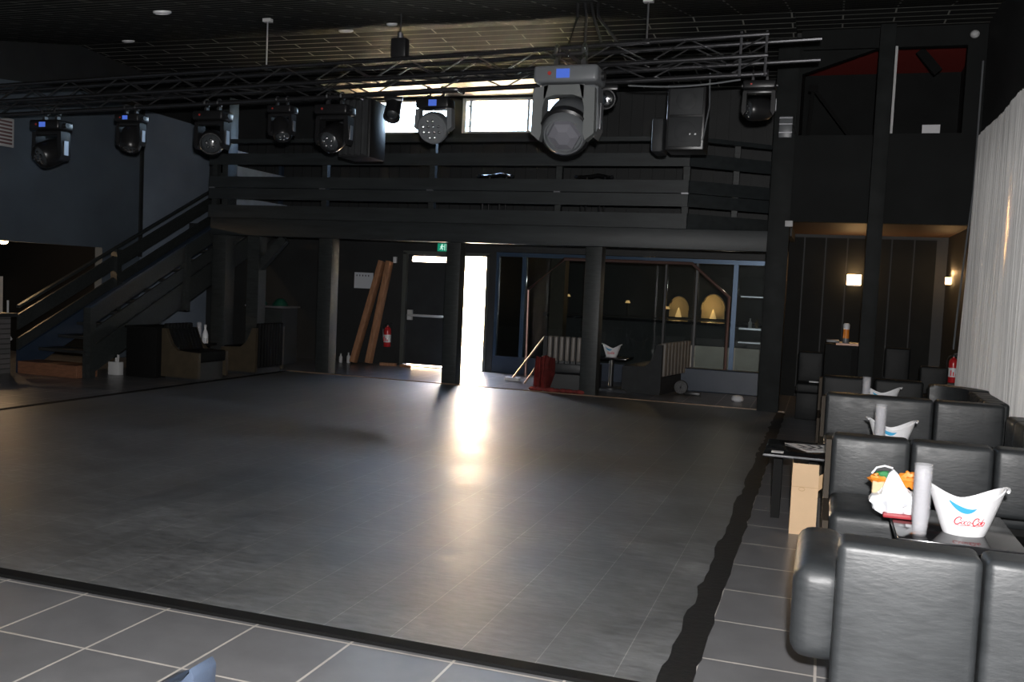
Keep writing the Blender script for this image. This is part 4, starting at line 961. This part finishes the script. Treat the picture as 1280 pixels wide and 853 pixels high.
def sconce(label, loc, rz, dep=1, sc_=1):
    t = thing('wall_sconce', label, 'wall lamp', loc, rz, 'lit wall sconces'); t.scale = (sc_, sc_, sc_)
    G().prism([(-.10, -.09), (-.10, .09), (.10, .09), (.10, -.09)], 'Y', -.02, .0).build('back_plate', 'metal_black', t)
    g = G(); N = 12
    P = [(.105*math.cos(PI*k/N + PI), .12*dep*math.sin(PI*k/N + PI)) for k in range(N+1)]
    g.prism(P, 'Z', -.07, .09); g.build('shade', 'warm', t)
    return t
sconce('lit square wall lamp on the black back wall left of the tall pillar', (.415, YB - .018, 1.87), 0)
sconce('lit wall lamp on the right wall in the dark corner', (XR, 14.9, 1.90), -PI/2, 1, .62)
sconce('wall lamp behind the white curtain, glowing through it at the right edge', (XR, 10.05, 2.10), -PI/2, .55)
# curtain
g = G(); V = []; n = 1100; y0, y1 = 12.72, 4.6
for k in range(n+1):
    u = k/n; y = y0 + (y1-y0)*u
    w = .030*math.sin(y*78 + 1.5*math.sin(y*5)) + .006*math.sin(y*17)
    top = 3.58; sh = max(0, 1 - u*12)
    row = []
    for j in range(6):
        f = j/5; row.append(g.bm.verts.new((1.635 + w*(.75 + .4*f) + .012*math.sin(f*4 + y*3), y - .22*sh*(1-f)*1.0 + .10*sh*f, .03 + (top - .03)*(1-f) if False else top - (top - .03)*f)))
    V.append(row)
for A, B in zip(V, V[1:]):
    for j in range(5): g.bm.faces.new((A[j], A[j+1], B[j+1], B[j]))
ct = one('curtain', g, 'curtain', 'floor length white pleated curtain along the right wall', 'curtain')
md = ct.modifiers.new('thick', 'SOLIDIFY'); md.thickness = .006
one('curtain_rail', G().tube([(1.66, 12.6, 3.60), (1.66, 4.5, 3.60)], .018, 8), 'metal_black', 'dark rail carrying the white curtain', 'rail')
# things on the balcony seen between the rails
for x, lab in ((-3.45, 'black tub chair on the balcony seen between the rails, right of centre'), (-5.05, 'pale rimmed chair on the balcony seen between the rails, left of centre')):
    t = thing('balcony_chair', lab, 'chair', (x, 14.0, 2.58))
    g = G(); P = [(.28*math.cos(a), .28*math.sin(a), .74 - .06*abs(math.cos(a))) for a in [PI*k/14 for k in range(15)]]; g.tube(P, .03, 8); g.build('back_rim', 'gloss_black', t)
    G().lathe([(.24, .34), (.27, .38), (.25, .42), (.001, .43)], (0, 0, 0), 20).build('seat', 'leather', t)
    for k in range(4): a = PI/4 + k*PI/2; G().tube([(.2*math.cos(a), .2*math.sin(a), 0), (.2*math.cos(a), .2*math.sin(a), .36 if k > 1 else .69)], .015, 6).build('leg', 'metal_black', t)
# side room downlight
t = thing('downlight', 'small lit warm downlight in the low side room at far left', 'downlight', (-12.0, 11.17, 1.90))
G().lathe([(.09, 0), (.09, -.02), (.06, -.025)], (0, 0, 0), 18).build('rim', 'white_soft', t); G().lathe([(.08, -.01), (.06, -.06), (.001, -.075)], (0, 0, 0), 14).build('lamp', 'warm', t)

# ------------------------------------------------------------------ light
def point(loc, e, col, r=.05):
    l = bpy.data.lights.new('lamp', 'POINT'); l.energy = e; l.color = col; l.shadow_soft_size = r
    o = bpy.data.objects.new('lamp', l); COL.objects.link(o); o.location = loc; return o
FLASH = 1620
point((.06, -.02, 1.74), FLASH, (1.0, .98, .97), .035)                      # the photographer's flash
point((.415, YB - .22, 2.02), 5, (1, .58, .25), .05)
point((XR - .07, 14.9, 2.02), 4, (1, .58, .25), .03)
al = bpy.data.lights.new('sconce glow', 'AREA'); al.shape = 'RECTANGLE'; al.size = .10; al.size_y = .42; al.energy = 16; al.color = (1, .62, .30)
ao = bpy.data.objects.new('sconce glow', al); COL.objects.link(ao); ao.location = (1.712, 10.0, 2.42); ao.rotation_euler = Vector((-1, 0, 0)).to_track_quat('-Z', 'Y').to_euler()
point((-12.0, 11.17, 1.72), 16, (1, .66, .36), .04)
point((-3.2, 18.1, 1.9), 4, (1, .66, .34), .10)
point((-1.5, 15.95, 1.75), 7, (1, .82, .62), .06)
w = bpy.data.worlds.new('World'); SC.world = w; w.use_nodes = True; nt = w.node_tree
sky = nd(nt, 'ShaderNodeTexSky'); sky.sky_type = 'NISHITA'; sky.sun_disc = False; sky.sun_elevation = math.radians(48); sky.sun_rotation = math.radians(229); sky.air_density = 1.0; sky.dust_density = 7
bgd = nt.nodes['Background']; bgd.inputs['Strength'].default_value = 14.5
nt.links.new(sky.outputs[0], bgd.inputs['Color'])
sl_ = bpy.data.lights.new('sun', 'SUN'); sl_.energy = 110; sl_.color = (1, .90, .74); sl_.angle = math.radians(.6)
so = bpy.data.objects.new('sun', sl_); COL.objects.link(so)
d = Vector((.93, .37, 0)).normalized() * math.cos(math.radians(45)); d.z = -math.sin(math.radians(45))
so.rotation_euler = d.to_track_quat('-Z', 'Y').to_euler()
def portal(x0, x1, z0, z1):
    l = bpy.data.lights.new('daylight', 'AREA'); l.shape = 'RECTANGLE'; l.size = x1-x0; l.size_y = z1-z0; l.cycles.is_portal = True
    o = bpy.data.objects.new('daylight', l); COL.objects.link(o); o.location = ((x0+x1)/2, YB + .17, (z0+z1)/2); o.rotation_euler = (PI/2, 0, PI)
    o.rotation_euler = Vector((0, -1, 0)).to_track_quat('-Z', 'Y').to_euler()
portal(-6.45, -5.6, 0, 2.06); portal(-8.15, -6.49, 4.19, 4.8); portal(-6.26, -4.42, 4.19, 4.8)

# ------------------------------------------------------------------ camera
cd = bpy.data.cameras.new('Camera'); cam = bpy.data.objects.new('Camera', cd); COL.objects.link(cam); SC.camera = cam
cd.sensor_fit = 'HORIZONTAL'; cd.sensor_width = 36; cd.lens = 1167.3/1280*36; cd.clip_start = .05; cd.clip_end = 200
Rv, Uv, Fv = Vector((.94730493, .31707202, .04559274)), Vector((-.06242523, .04312715, .99711742)), Vector((-.31419175, .94742038, -.06064786))
cam.matrix_world = Matrix(((Rv.x, Uv.x, -Fv.x, 0), (Rv.y, Uv.y, -Fv.y, 0), (Rv.z, Uv.z, -Fv.z, 1.57), (0, 0, 0, 1)))
vs = SC.view_settings; vs.view_transform = 'Standard'; vs.look = 'None'; vs.gamma = 1; vs.use_curve_mapping = False; vs.exposure = 0
SC.cycles.use_denoising = True; SC.cycles.max_bounces = 8; SC.cycles.transparent_max_bounces = 24; SC.cycles.caustics_reflective = False; SC.cycles.caustics_refractive = False; SC.cycles.sample_clamp_indirect = 80
